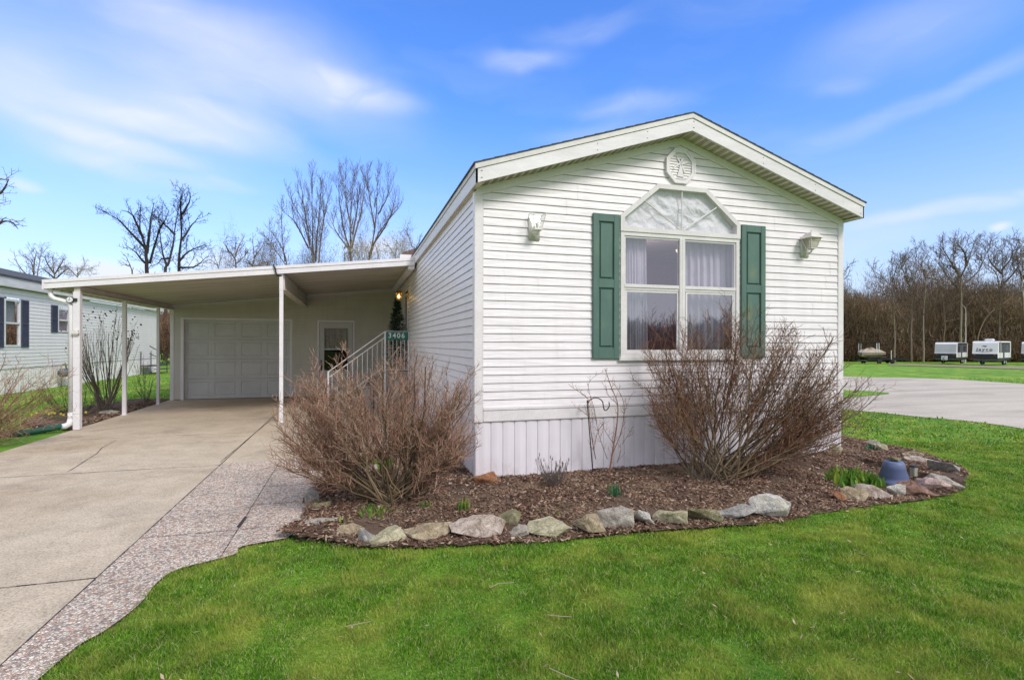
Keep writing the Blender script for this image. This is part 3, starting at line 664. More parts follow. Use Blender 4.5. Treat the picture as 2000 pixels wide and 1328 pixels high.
# ------------------------------------------------------------------ carport
CY0, CY1 = 12.43, 18.18; CX0, CX1 = -5.75, 1.36
carport = thing('carport', 'white aluminium carport with a sloping roof between the home and its four slim posts', 'carport', (-2, CY0, -.1))
mb = MB(); prof = []; yy = CY0+.03
while yy < CY1:
    for dy, w in ((0, 0), (.10, 0), (.106, .012), (.118, .012), (.124, 0), (.20, 0), (.206, .012), (.218, .012), (.224, 0), (.288, 0), (.292, .03), (.30, .03)):
        if yy+dy < CY1: prof.append((yy+dy, w))
    yy += .305
vs = [(x, y, zc(x)+.02+w) for y, w in prof for x in (CX0+.02, CX1)]
mb.add(vs, [(2*i, 2*i+1, 2*i+3, 2*i+2) for i in range(len(prof)-1)])
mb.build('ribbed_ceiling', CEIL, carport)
mb = MB(); mb.prism([(CX0+.02, CY0+.03, zc(CX0)+.10), (CX1-.0, CY0+.03, zc(CX1)+.10), (CX1, CY0+.03, zc(CX1)+.12), (CX0+.02, CY0+.03, zc(CX0)+.12)], (0, CY1-CY0-.03, 0)); mb.build('roof_sheet', ALU, carport)
mb = MB()
def slab(mb, x0, x1, y0, y1, a, b): mb.prism([(x0, y0, zc(x0)+a), (x1, y0, zc(x1)+a), (x1, y0, zc(x1)+b), (x0, y0, zc(x0)+b)], (0, y1-y0, 0))
JX = -1.60
for x0, x1 in ((CX0, JX-.004), (JX+.004, CX1)):
    slab(mb, x0, x1, CY0, CY0+.03, 0, .105); slab(mb, x0, x1, CY0-.014, CY0+.03, .109, .175)
mb.build('front_fascia', ALU, carport)
mb = MB(); mb.box(CX0-.008, CX0+.02, CY0-.015, CY1, zc(CX0)-.01, zc(CX0)+.175)          # gutter along the low side
mb.box(CX0+.02, CX0+.13, CY0+.03, CY1, zc(CX0)-.01, zc(CX0)+.0)
mb.build('gutter', ALU, carport)
mb = MB(); mb.box(-5.27, -5.17, CY0+.06, CY1, zc(-5.2)-.10, zc(-5.2)+.015); mb.box(-5.30, -5.14, CY0+.06, CY1, zc(-5.2)-.104, zc(-5.2)-.100)
for k in range(19):
    yk = CY0+.2+k*.305; mb.tube([(-5.66, yk, zc(-5.66)+.0), (-5.30, yk, zc(-5.3)-.005)], [.03, .02], 6)
mb.build('side_beam', BEAM, carport)
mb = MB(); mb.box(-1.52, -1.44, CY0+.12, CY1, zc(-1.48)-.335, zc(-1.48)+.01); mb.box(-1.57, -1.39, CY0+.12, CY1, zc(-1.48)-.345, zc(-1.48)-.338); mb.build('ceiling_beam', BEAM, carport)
mb = MB(); slab(mb, 1.22, 1.36, CY0+.04, CY1, -.085, .01); mb.build('wall_ledger', ALU, carport)
for x, y, w, dz in ((-5.22, 12.52, .115, -.10), (-5.22, 14.77, .08, -.10), (-5.22, 17.05, .07, -.10), (-1.50, 12.52, .078, -.338)):
    mb = MB(); zt_ = zc(x)+dz; mb.bbox(x-w/2, x+w/2, y-w/2, y+w/2, -.095, zt_, .006)
    mb.box(x-w/2-.02, x+w/2+.02, y-w/2-.02, y+w/2+.02, -.099, -.089) if w < .1 else mb.box(x-w/2-.001, x+w/2+.001, y-w/2-.001, y+w/2+.001, .0, .008)
    mb.build('post', ALU, carport)
mb = MB(); mb.box(-1.50-.039, -1.50+.039, 12.482, 12.558, zc(-1.5)-.34, zc(-1.5)+.01); mb.build('post_bracket', ALU, carport)
mb = MB(); mb.tube([(JX-.05, CY0-.03, zc(JX)+.20), (JX-.01, CY0-.035, zc(JX)+.10), (JX+.01, CY0-.03, zc(JX)-.005), (JX+.02, CY0+.05, zc(JX)-.03), (JX+.11, CY0+.06, zc(JX)-.03)], .018, 6); mb.build('joint_strap', BLACK, carport)
ds = MB(); dx, dy = -5.325, 12.50                        # downspout
ds.tube([(-5.68, 12.55, zc(-5.7)+.01), (-5.68, 12.55, zc(-5.7)-.08), (-5.66, 12.54, zc(-5.7)-.14), (-5.60, 12.53, zc(-5.7)-.19), (-5.48, 12.52, zc(-5.7)-.22), (-5.36, dy, zc(-5.7)-.26), (dx, dy, zc(-5.7)-.34), (dx, dy, .22)], .042, 10)
ds.tube([(dx, dy, .25), (dx, dy, .08)], .048, 10); ds.build('downspout', ALU, carport, True)
ds = MB(); ds.tube([(dx, dy, .12), (dx-.01, dy-.02, .03), (dx-.06, dy-.05, -.01), (dx-.14, dy-.08, -.02)], [.05, .055, .06, .06], 10); ds.build('elbow', WHITE, carport, True)
hs = MB(); pts = []; rad = []; c0 = Vector((dx-.12, dy-.08, -.0))
ctrl = [Vector((dx-.12, dy-.08, -.01)), Vector((dx-.45, dy-.35, -.05)), Vector((dx-.85, dy-.65, -.05)), Vector((dx-1.5, dy-.85, -.035)), Vector((dx-2.6, dy-1.0, -.045)), Vector((dx-3.6, dy-1.3, -.05))]
def catmull(P, n):
    out = []; Q = [P[0]*2-P[1]]+P+[P[-1]*2-P[-2]]
    for i in range(1, len(Q)-2):
        for k in range(n):
            t = k/n; a, b, c, d = Q[i-1:i+3]; out.append(.5*((2*b)+(c-a)*t+(2*a-5*b+4*c-d)*t*t+(3*b-a-3*c+d)*t**3))
    out.append(Q[-2]); return out
L_ = catmull(ctrl, 90); 
for i, p in enumerate(L_): pts.append(p); rad.append(.062 if i % 4 < 2 else .052)
hs.tube(pts, rad, 14); single(hs.build('drain_hose', HOSE, None), 'ribbed dark green drain hose lying in the grass at the foot of the downspout', 'hose')
t = thing('dial_thermometer', 'round black rimmed dial clamped to the top of the front carport post', 'thermometer', (-5.30, 12.44, 2.45))
m = MB(); m.tube([(-5.31, 12.42, 2.46), (-5.31, 12.46, 2.46)], .062, 20); m.build('rim', BLACK, t); m = MB(); m.tube([(-5.31, 12.415, 2.46), (-5.31, 12.421, 2.46)], .052, 20); m.build('dial', WHITE, t)
m = MB(); m.box(-5.255, -5.20, 12.43, 12.462, 2.43, 2.49); m.build('clamp', BLACK, t); m = MB(); m.box(-5.312, -5.308, 12.410, 12.414, 2.45, 2.50).box(-5.335, -5.31, 12.410, 12.414, 2.455, 2.459); m.build('needle', BLACK, t)
m = MB(); m.bbox(-5.26, -5.17, 12.41, 12.462, 1.77, 1.87, .008).box(-5.285, -5.15, 12.40, 12.44, 1.80, 1.815); single(m.build('outlet_box', LAMPM, None), 'small grey outlet box with an open cover on the front carport post', 'outlet')
# ------------------------------------------------------------------ entry steps
SY0, SY1 = 14.12, 15.7; PX0, PX1, LZ = .786, 1.387, .88
steps = thing('entry_steps', 'entry steps with a white metal handrail rising to the side door under the carport', 'steps', (.4, SY0, -.1))
mb = MB(); mb.box(PX0-.02, XL-.03, SY0+.03, SY1, LZ-.06, LZ); mb.box(PX0, XL-.05, SY0+.06, SY1-.03, -.1, LZ-.061); mb.build('landing', M('step_concrete', (.38, .35, .31)), steps)
for k in range(5):
    z = LZ-.18*(k+1); xa = PX0-.02-.27*(k+1)
    mb = MB(); mb.box(xa, xa+.27, SY0+.05, SY1-.3, z-.05, z); mb.box(xa+.03, xa+.267, SY0+.08, SY1-.33, -.1, z-.051); mb.build('step', bpy.data.materials['step_concrete'], steps)
mb = MB(); RT = 1.925
def rail(mb, a, b, r=.014): mb.tube([a, b], r, 6)
sl = (.98-RT)/(-.492-.786)
rail(mb, (PX0, SY0, RT), (PX1, SY0, RT)); rail(mb, (PX0, SY0, LZ+.05), (PX1, SY0, LZ+.05), .012)
xe_ = -.62; rail(mb, (PX0, SY0, RT), (xe_, SY0, RT+(xe_-PX0)*sl)); rail(mb, (PX0, SY0, RT-.15), (xe_, SY0, RT-.15+(xe_-PX0)*sl), .012); rail(mb, (PX0, SY0, RT-.90), (xe_+.1, SY0, RT-.9+(xe_+.1-PX0)*sl), .01)
mb.build('handrail', WHITE, steps)
for x, zb in ((PX0, -.1), (PX1, -.1), (xe_+.02, -.1)):
    mb = MB(); zt_ = RT+min(0, x-PX0)*sl; mb.box(x-.02, x+.02, SY0-.02, SY0+.02, zb, zt_); mb.build('rail_post', WHITE, steps)
for k in range(5):
    x = PX0+(PX1-PX0)*(k+1)/6; mb = MB(); mb.tube([(x, SY0, LZ+.05), (x, SY0, RT)], .008, 6); mb.build('baluster', WHITE, steps)
for k in range(11):
    x = PX0-(PX0-xe_)*(k+.6)/11.5; mb = MB(); zz = RT+(x-PX0)*sl; mb.tube([(x, SY0, max(zz-.88, -.05)), (x, SY0, zz-.14)], .008, 6); mb.build('baluster', WHITE, steps)
sg = thing('house_number_sign', 'green sign reading 3406 on the stair landing railing', 'sign', (1.09, SY0-.03, 1.85))
mb = MB(); mb.bbox(PX0+.03, PX1-.01, SY0-.035, SY0-.022, RT-.21, RT-.005, .004); mb.build('plate', SIGNG, sg)
mb = MB(); put_text(mb, '3406', .185, Matrix.Translation((1.075, SY0-.038, RT-.108)) @ Matrix.Rotation(R(90), 4, 'X'), .002, .93); mb.build('digits', WHITE, sg)
# lit lantern by the side door
lt = thing('lit_lantern', 'lit yellowish brass lantern beside the side door under the carport', 'wall lamp', (1.2, 15.9, 3.0)) if False else thing('lit_lantern', 'lit brass lantern glowing beside the side door above the dark artificial tree', 'wall lamp', (1.40, 14.30, 2.93))
lx, ly, lz = 1.16, 14.45, 2.88
m = MB(); m.box(XL-.03, XL-.014, ly-.06, ly+.06, lz-.12, lz+.12); m.tube([(XL-.03, ly, lz-.02), (lx+.1, ly, lz+.13), (lx, ly, lz+.17)], .012, 6)
for a in range(6):
    an = a*math.pi/3; m.tube([(lx+.045*math.cos(an), ly+.045*math.sin(an), lz-.12), (lx+.085*math.cos(an), ly+.085*math.sin(an), lz+.07)], .006, 5)
m.lathe([(0, -.14), (.03, -.135), (.047, -.12), (.047, -.112), (0, -.112)], (lx, ly, lz), 12); m.lathe([(.10, .07), (.09, .085), (.05, .13), (.015, .16), (.02, .18), (0, .19)], (lx, ly, lz), 12); m.build('lantern_frame', BRASS, lt)
m = MB(); m.lathe([(.04, -.115), (.078, .07)], (lx, ly, lz), 6); m.build('glass_shade', m_glass('amber_glass', (.75, .62, .35), .1), lt)
m = MB(); m.lathe([(0, -.05), (.02, -.045), (.028, -.01), (.015, .03), (0, .045)], (lx, ly, lz), 10); m.build('bulb', BULB, lt, True)
L = bpy.data.lights.new('lantern_light', 'POINT'); L.energy = 2.5; L.color = (1, .72, .38); L.shadow_soft_size = .04
o = bpy.data.objects.new('lantern_light', L); COL.objects.link(o); o.location = (lx, ly, lz-.01)
# dark artificial tree on the landing
ct = thing('artificial_tree', 'dark green artificial conifer standing on the stair landing behind the number sign', 'artificial tree', (1.13, 14.6, LZ))
m = MB(); m.tube([(1.13, 14.6, LZ), (1.13, 14.6, LZ+1.85)], [.02, .006], 6); m.build('trunk', BARK_D, ct)
V_, Q_, A_ = [], [], []; rg = np.random.default_rng(5)
for i in range(1000):
    t = rg.random()**.8; z = LZ+.12+t*1.82; r = .40*(1-t)**.85+.03; an = rg.random()*6.283; ln = r*rg.uniform(.75, 1.05)
    base = np.array([1.13, 14.6, z]); dr = np.array([math.cos(an), math.sin(an), -.12+.45*t]); 
    for k in range(9):
        s = .15+.85*k/8; p = base+dr*ln*s; nd = rg.normal(size=3); nd /= np.linalg.norm(nd); nd = nd*.8+dr*.7; q = p+nd*.05; w = rg.normal(size=3)*.0045
        b = len(V_); V_ += [p-w, p+w, q]; Q_.append([b, b+1, b+2]); A_ += [rg.random()]*3
npmesh('needles', V_, Q_, NEED, ct, attr=A_)
# ------------------------------------------------------------------ neighbour's home
NX = -11.2
nb = thing('neighbour_home', 'long white mobile home on the left with slate blue shutters', 'mobile home', (NX, 27, -.15))
NY0, NY1 = 17.0, 36.5
def ny(px): return NX/ray(px)
W1 = (ny(6.5), ny(38.5), 1.47, 3.10); W2 = (ny(111.5), ny(134.5), 2.04, 3.0)
def iv_n(a, b):
    out = [((0, NY1-NY0), (0, NY1-NY0))]
    for y0, y1, z0, z1 in (W1, W2):
        if b > z0+.05 and a < z1-.05: out = [q for o in out for q in (cut(o, (y0+.04-NY0,)*2, (y1-.04-NY0,)*2) if o[0][0] < y0-NY0 < o[0][1] else [o])]
    return out
mb = MB(); siding(mb, (NX, NY0, 0), (0, 1, 0), (1, 0, 0), .74, 3.46, iv_n, h=.127); siding(mb, (NX-4.3, NY0, 0), (1, 0, 0), (0, -1, 0), .74, 3.46, lambda a, b: [((0, 4.3), (0, 4.3))], h=.127); mb.build('wall_siding', SIDN, nb)
mb = MB(); skirt(mb, (NX-.01, NY0, 0), (0, 1, 0), (1, 0, 0), NY1-NY0, -.3, .74); mb.box(NX-4.3, NX-.02, NY0+.01, NY0+.03, -.3, .74); mb.build('skirting', SIDN, nb)
mb = MB(); mb.box(NX-.02, NX+.015, NY0, NY1, .73, .765); mb.box(NX-.05, NX+.02, NY1-.08, NY1, .70, 3.46); mb.build('corner_trim', TRIM, nb)
def nfz(y): return 3.86
mb = MB(); mb.box(NX+.18, NX+.20, NY0-.3, NY1+.4, 3.49, 3.80); mb.box(NX-.02, NX+.18, NY0-.3, NY1+.4, 3.485, 3.49); mb.prism([(NX+.2, NY0-.3, 3.49), (NX-2.1, NY0-.3, 4.2), (NX-4.5, NY0-.3, 3.49)], (0, -.02, 0)); mb.build('fascia_board', FASC, nb)
mb = MB(); mb.prism([(NX+.235, NY0-.34, 3.80), (NX+.235, NY0-.34, 3.86), (NX-2.1, NY0-.34, 4.55), (NX-4.5, NY0-.34, 3.86), (NX-4.5, NY0-.34, 3.80), (NX-2.1, NY0-.34, 4.49)], (0, NY1-NY0+.76, 0)); mb.build('roof', SHING, nb)
for y0, y1, z0, z1 in (W1, W2):
    w = MB(); x = NX
    for a, b, c_, d_ in ((y0, y0+.07, z0, z1), (y1-.07, y1, z0, z1), (y0+.07, y1-.07, z0, z0+.07), (y0+.07, y1-.07, z1-.07, z1), (y0+.07, y1-.07, (z0+z1)/2-.03, (z0+z1)/2+.03)): w.box(x-.05, x+.035, a, b, c_, d_)
    WW = w.build('window', WHITE, nb); g = MB(); g.quad((x, y0+.06, z0+.06), (x, y1-.06, z0+.06), (x, y1-.06, z1-.06), (x, y0+.06, z1-.06)); g.build('pane', GL_UP, WW)
    g = MB(); n = int((z1-z0)/.05)
    if y0 > 24:
        for k in range(n): g.box(x-.10, x-.07, y0+.05, y1-.05, z0+k*.05, z0+k*.05+.03)
        g.build('blind', CURT, WW)
    else: g.box(x-.16, x-.12, y0+.05, y1-.05, (z0+z1)/2, z1); g.build('blind', M('greenish_blind', (.42, .50, .46)), WW)
    g = MB(); g.box(x-.5, x-.48, y0-.2, y1+.2, z0-.2, z1+.2); g.build('dark_room', M('dark_room', (.10, .10, .10)), WW)
def nshut(pa, pb, z0, z1):
    ya, yb = ny(pa), ny(pb); s = MB(); s.box(NX, NX+.02, ya, yb, z0, z1); st = .05
    s.box(NX+.02, NX+.045, ya, ya+st, z0, z1).box(NX+.02, NX+.045, yb-st, yb, z0, z1)
    for a, b in ((z0, z0+.06), (z1-.06, z1), ((z0+z1)/2-.03, (z0+z1)/2+.03)): s.box(NX+.02, NX+.044, ya+st, yb-st, a, b)
    k = z0+.07
    while k < z1-.07: s.prism([(NX+.02, ya+st, k), (NX+.036, ya+st, k), (NX+.02, ya+st, k+.022)], (0, yb-ya-2*st, 0)); k += .03
    s.build('shutter', SHUTB, nb)
nshut(-12, 5, 1.45, 3.12); nshut(39.8, 54, 1.45, 3.12); nshut(98.5, 110.8, 2.02, 3.08); nshut(135, 146, 2.02, 3.08)
gm = thing('gas_meter', 'grey gas meter with brass fittings by the neighbour home skirting', 'meter', (NX+.25, ny(110), -.12)); yg = ny(110)
m = MB(); m.bbox(NX+.12, NX+.38, yg-.24, yg+.24, .28, .60, .06); m.build('meter_body', M('meter_grey', (.14, .16, .18)), gm, True)
m = MB(); m.tube([(NX+.25, yg-.18, -.14), (NX+.25, yg-.18, .75), (NX+.25, yg+.12, .80), (NX+.25, yg+.18, .60)], .025, 8); m.lathe([(0, 0), (.12, .01), (.13, .04), (0, .06)], (NX+.25, yg+.05, .72), 12); m.build('pipes', M('tan_fitting', (.30, .24, .12)), gm, True)
ns = thing('metal_stoop', 'black metal stoop with a thin railing against the far end of the neighbour home', 'steps', (NX+.6, 33, -.12))
y0, y1 = ny(272), ny(292); m = MB()
m.box(NX+.05, NX+.9, y0, y1, .33, .37); m.build('platform', BLACK, ns)
m = MB()
for yy in (y0, y1):
    for xx in (NX+.08, NX+.88): m.tube([(xx, yy, -.12), (xx, yy, 1.15)], .02, 6)
m.tube([(NX+.88, y0-1.2, 1.45), (NX+.88, y0, 1.2), (NX+.88, y1+.8, .8)], .022, 6); m.tube([(NX+.88, y0-1.2, 1.05), (NX+.88, y1+.8, .4)], .018, 6)
m.box(NX+.2, NX+.8, y1, y1+.9, .08, .11); m.build('railing', BLACK, ns)
# ------------------------------------------------------------------ ground
DX0, DX1 = -5.30, -1.80; PY = 8.44                       # driveway edges, start of the pad
def poly_in(pts, X, Y):                                  # numpy point-in-polygon
    c = np.zeros(X.shape, bool); n = len(pts)
    for i in range(n):
        x1, y1 = pts[i][:2]; x2, y2 = pts[i-1][:2]
        if y1 == y2: continue
        c ^= ((y1 > Y) != (y2 > Y)) & (X < (x2-x1)*(Y-y1)/(y2-y1)+x1)
    return c
def spl(P, n=8):
    return catmull([Vector((*p[:2], 0)) for p in P], n)
bed_front = [gp(*p, -.08) for p in ((560, 1048), (640, 1056), (700, 1064), (800, 1065), (900, 1060), (1000, 1056), (1100, 1050), (1200, 1039), (1300, 1030), (1400, 1024), (1500, 1017), (1600, 998), (1700, 983), (1790, 972), (1860, 960), (1886, 945), (1885, 925), (1830, 902), (1790, 888), (1740, 876), (1700, 866))]
bed_front = spl(bed_front, 5)
bed = [(p.x, p.y) for p in bed_front]+[(7.9, 9.6), (7.6, 11.0), (XR-.02, 11.0), (XR-.02, YF+.03), (XL+.03, YF+.03), (XL+.03, PY+2.6), (.75, PY+2.4), (.55, PY+.2)]
bl = [gp(*p, -.1) for p in ((655, 915), (622, 950), (596, 990), (590, 1030), (540, 1048))]
bed += [(p.x, p.y) for p in bl]
PEBX = [(DX1, -1.0), (DX1, PY)]+[(.50, PY)]+[(p.x, p.y) for p in bl[:4]]
pe = [gp(*p, -.1) for p in ((560, 1050), (473, 1066), (457, 1082), (350, 1110), (306, 1138), (274, 1178), (207, 1229), (151, 1261), (72, 1328), (-40, 1420))]
PEBX += [(p.x, p.y) for p in spl(pe, 4)]+[(pe[-1].x-.1, -1.0)]
# pavers: individual slabs in one sheet
def clip(poly, f):                                       # Sutherland-Hodgman against f(p) >= 0
    out = []
    for i in range(len(poly)):
        a, b = poly[i-1], poly[i]; fa, fb = f(a), f(b)
        if (fa >= 0) != (fb >= 0):
            t = fa/(fa-fb); out.append((a[0]+(b[0]-a[0])*t, a[1]+(b[1]-a[1])*t))
        if fb >= 0: out.append(b)
    return out
drv = MB()
def slabpoly(mb, poly, z, th=.08, bev=.003):
    n = len(poly)
    if n < 3: return
    cx, cy = sum(p[0] for p in poly)/n, sum(p[1] for p in poly)/n
    ins = [(x+(cx-x)*min(.4, bev/max(.01, math.hypot(cx-x, cy-y))), y+(cy-y)*min(.4, bev/max(.01, math.hypot(cx-x, cy-y)))) for x, y in poly]
    vs = [(x, y, z) for x, y in ins]+[(x, y, z-.006) for x, y in poly]+[(x, y, z-th) for x, y in poly]
    mb.add(vs, [tuple(range(n))]+[(n+i, n+(i+1) % n, (i+1) % n, i) for i in range(n)]+[(2*n+i, 2*n+(i+1) % n, n+(i+1) % n, n+i) for i in range(n)])
rj = random.Random(3)
ys = [-4, .9, 4.60, 8.36, 11.25, 13.8, 18.33]; g_ = .018
for i in range(len(ys)-1):
    y0, y1 = ys[i]+g_/2, ys[i+1]-g_/2; xr = DX1-.006
    slabpoly(drv, [(DX0, y0), (xr, y0), (xr, y1), (DX0, y1)], -.1)
for y0, y1 in ((PY+.01, 11.25), (11.26, 13.8), (13.81, 18.33)):
    slabpoly(drv, [(DX1+.006, y0), (.58 if y0 < 9 else XL+.02, y0), (XL+.02, y1), (DX1+.006, y1)], -.1)
struct(drv.build('driveway', CONC), 'pale concrete driveway with dark joints', 'driveway')
def strip(mb, P, w, z, rg):                               # thin irregular line on the ground
    for i in range(len(P)-1):
        a, b = Vector(P[i]), Vector(P[i+1]); t = (b-a).normalized(); n = Vector((-t.y, t.x)); k = max(1, int((b-a).length/.06))
        for j in range(k):
            p, q = a.lerp(b, j/k), a.lerp(b, (j+1)/k); w0 = w*rg.uniform(.5, 1.4); mb.quad((*(p-n*w0), z), (*(q-n*w0), z), (*(q+n*w0), z), (*(p+n*w0), z))
crk = MB(); rj = random.Random(3); c = [gp(229, 862), gp(218, 867), gp(199, 877), gp(190, 888), gp(163, 905), gp(150, 914), gp(131, 925)]
strip(crk, [(p.x, p.y) for p in c], .007, -.0985, rj)
strip(crk, [(p.x, p.y) for p in (gp(60, 861), gp(140, 858), gp(250, 853), gp(300, 850))], .003, -.0985, rj)
strip(crk, [(p.x, p.y) for p in (gp(431, 905), gp(470, 872), gp(500, 846), gp(530, 822))], .006, -.0975, rj)
for y in ys[1:-1]: strip(crk, [(DX0, y), (DX1, y)], .0055, -.0978, rj)
for y in (11.255, 13.805): strip(crk, [(DX1, y), (XL, y)], .004, -.0978, rj)
strip(crk, [(DX1, -1), (DX1, 18.2)], .0045, -.0978, rj)
struct(crk.build('driveway_cracks', M('crack_dirt', (.045, .035, .025))), 'dark cracks in the concrete driveway', 'crack')
mb = MB(); mb.add([(p[0], p[1], -.101) for p in PEBX], [tuple(range(len(PEBX)))]); bm = bmesh.new(); vs_ = [bm.verts.new(v) for v in mb.v]; bm.faces.new(vs_); bmesh.ops.triangulate(bm, faces=bm.faces[:])
struct(MB().bm(bm).build('walkway', PEB), 'walkway of exposed aggregate pavers', 'walkway')
jt = MB()
def joint(a, b):
    a, b = Vector(a), Vector(b); k = int((b-a).length/.05); t = (b-a).normalized(); n = Vector((-t.y, t.x))
    for j in range(k):
        p, q = a.lerp(b, j/k), a.lerp(b, (j+1)/k)
        if poly_in(PEBX, np.array([p.x]), np.array([p.y]))[0] and poly_in(PEBX, np.array([q.x]), np.array([q.y]))[0]:
            w0 = .0034*rj.uniform(.5, 1.5); jt.quad((*(p-n*w0), -.0985), (*(q-n*w0), -.0985), (*(q+n*w0), -.0985), (*(p+n*w0), -.0985))
for x in (-1.02, -.36, .28): joint((x, -1), (x, PY-.02))
for k, y in enumerate((7.65, 6.95, 6.2, 5.42, 4.62, 3.85, 3.0)):
    joint((-1.02 if k not in (3, 6) else DX1+.02, y), (2, y))
jt.quad((-1.045, 5.5, -.0975), (-1.01, 5.48, -.0975), (-1.0, 5.78, -.0975), (-1.03, 5.82, -.0975))
struct(jt.build('paver_joints', bpy.data.materials['crack_dirt']), 'dark joints between the pavers', 'soil')
mb = MB(); mb.add([(p[0], p[1], -.109) for p in PEBX], [tuple(range(len(PEBX)))]); struct(mb.build('paver_bedding', SOIL), 'dark soil in the paver joints', 'soil')
# terrain: one sheet with rings of growing cell size
def axis(a, b, fine0, fine1, fs):
    out = []; v = fine0
    while v < fine1: out.append(v); v += fs
    st = fs; v = fine1
    while v < b: out.append(v); st *= 1.18; v += st
    st = fs; v = fine0-fs; lo_ = []
    while v > a: lo_.append(v); st *= 1.18; v -= st
    return np.array(lo_[::-1]+out)
GXs, GYs = axis(-900, 1100, -8, 16, .3), axis(-250, 1500, 0, 22, .3)
XX, YY = np.meshgrid(GXs, GYs); ZZ = ztn(XX, YY)
ZZ = np.where((XX > XL+.3) & (XX < XR-.3) & (YY > YF+.3) & (YY < 26), ZZ-.3, ZZ)
und = .012*np.sin(XX*1.7+YY*.6)*np.sin(YY*1.3-XX*.4); ZZ = ZZ+np.where((XX > 2) & (YY < 5), und, 0)
nx_, ny_ = len(GXs), len(GYs); I = np.arange((ny_-1)*(nx_-1)); r_, c_ = I//(nx_-1), I % (nx_-1); a_ = r_*nx_+c_
gr = npmesh('ground', np.stack([XX.ravel(), YY.ravel(), ZZ.ravel()], 1), np.stack([a_, a_+1, a_+nx_+1, a_+nx_], 1), TURF, None, True); struct(gr, 'grassy ground of the lawn and park', 'ground')
# road sheets on the terrain
def sheet(name, poly, mat, step, lift, label, cat):
    xs = [p[0] for p in poly]; ys_ = [p[1] for p in poly]
    X = np.arange(min(xs), max(xs)+step, step); Y = np.arange(min(ys_), max(ys_)+step, step)
    bm = bmesh.new(); f = bm.faces.new([bm.verts.new((x, y, 0)) for x, y in poly])
    for x in X: bmesh.ops.bisect_plane(bm, geom=bm.verts[:]+bm.edges[:]+bm.faces[:], plane_co=(x, 0, 0), plane_no=(1, 0, 0))
    for y in Y: bmesh.ops.bisect_plane(bm, geom=bm.verts[:]+bm.edges[:]+bm.faces[:], plane_co=(0, y, 0), plane_no=(0, 1, 0))
    for v in bm.verts: v.co.z = zt(v.co.x, v.co.y)+lift*min(1, max(.3, (v.co.x*S_+v.co.y*C_-8)/16))
    return struct(MB().bm(bm).build(name, mat), label, cat)
near = [gp(*p) for p in ((1560, 796), (1640, 800), (1700, 805), (1800, 815), (1900, 824), (2000, 838), (2150, 868), (2400, 930))]
far = [gp(*p) for p in ((2400, 775), (2150, 760), (2000, 751), (1900, 744), (1860, 742), (1780, 739), (1700, 738), (1650, 736), (1560, 732))]
road = [(p.x, p.y) for p in spl(near, 6)]+[(p.x, p.y) for p in spl(far, 6)]
sheet('road', road, ROAD, 3.0, .035, 'pale worn asphalt road beside the lawn', 'road')
isl = spl([gp(*p) for p in ((1560, 755), (1640, 763), (1700, 766), (1738, 770), (1700, 774), (1640, 780), (1560, 786))], 4)
sheet('grass_island', [(p.x, p.y) for p in isl], TURF, 2, .06, 'small grass wedge jutting into the road', 'grass')
trk = [(p.x, p.y) for p in spl([gp(*p) for p in ((1735, 714), (1850, 717), (2000, 722), (2200, 728))], 5)]+[(p.x, p.y) for p in spl([gp(*p) for p in ((2200, 722), (2000, 716.5), (1850, 713.5), (1735, 711.5))], 5)]
sheet('gravel_track', trk, GRAV, 4, .05, 'thin gravel track in front of the parked trailers', 'track')
# planting bed: raised towards the wall
def bedz(x, y):
    t = smooth(0, 1.3, y-(4.2+max(0, x-4.5)*.55)) if x < 7 else .6
    return -.098+.075*t+.05*smooth(3.5, 7, x)*t+.018*mnoise.noise(Vector((x*2.1, y*2.1, 0)))+.012*mnoise.noise(Vector((x*7, y*7, 3)))
def fillgrid(name, poly, st, zf, mat, label, cat):
    xs = [p[0] for p in poly]; ys_ = [p[1] for p in poly]
    X, Y = np.meshgrid(np.arange(min(xs), max(xs), st), np.arange(min(ys_), max(ys_), st)); ins = poly_in(poly, X+st/2, Y+st/2)
    vi = {}; V = []; Q = []
    for r, c in zip(*np.nonzero(ins)):
        q = []
        for dr, dc in ((0, 0), (0, 1), (1, 1), (1, 0)):
            k = (r+dr, c+dc)
            if k not in vi:
                x, y = X[0, 0]+k[1]*st, Y[0, 0]+k[0]*st; vi[k] = len(V); V.append((x, y, zf(x, y)))
            q.append(vi[k])
        Q.append(q)
    return struct(npmesh(name, V, Q, mat, None, True), label, cat)
fillgrid('mulch_bed', bed, .05, bedz, SOIL, 'dark soil of the planting bed', 'planting bed')
lbed = [(-5.33, 12.62), (-5.75, 12.7), (-6.5, 13.4), (-6.9, 14.8), (-6.8, 16.5), (-6.3, 18.5), (-5.33, 18.5)]
fillgrid('side_bed', lbed, .08, lambda x, y: -.105+.05*smooth(5.3, 6.0, -x)+.02*mnoise.noise(Vector((x*3, y*3, 0))), SOIL, 'dark soil strip beside the carport posts', 'planting bed')
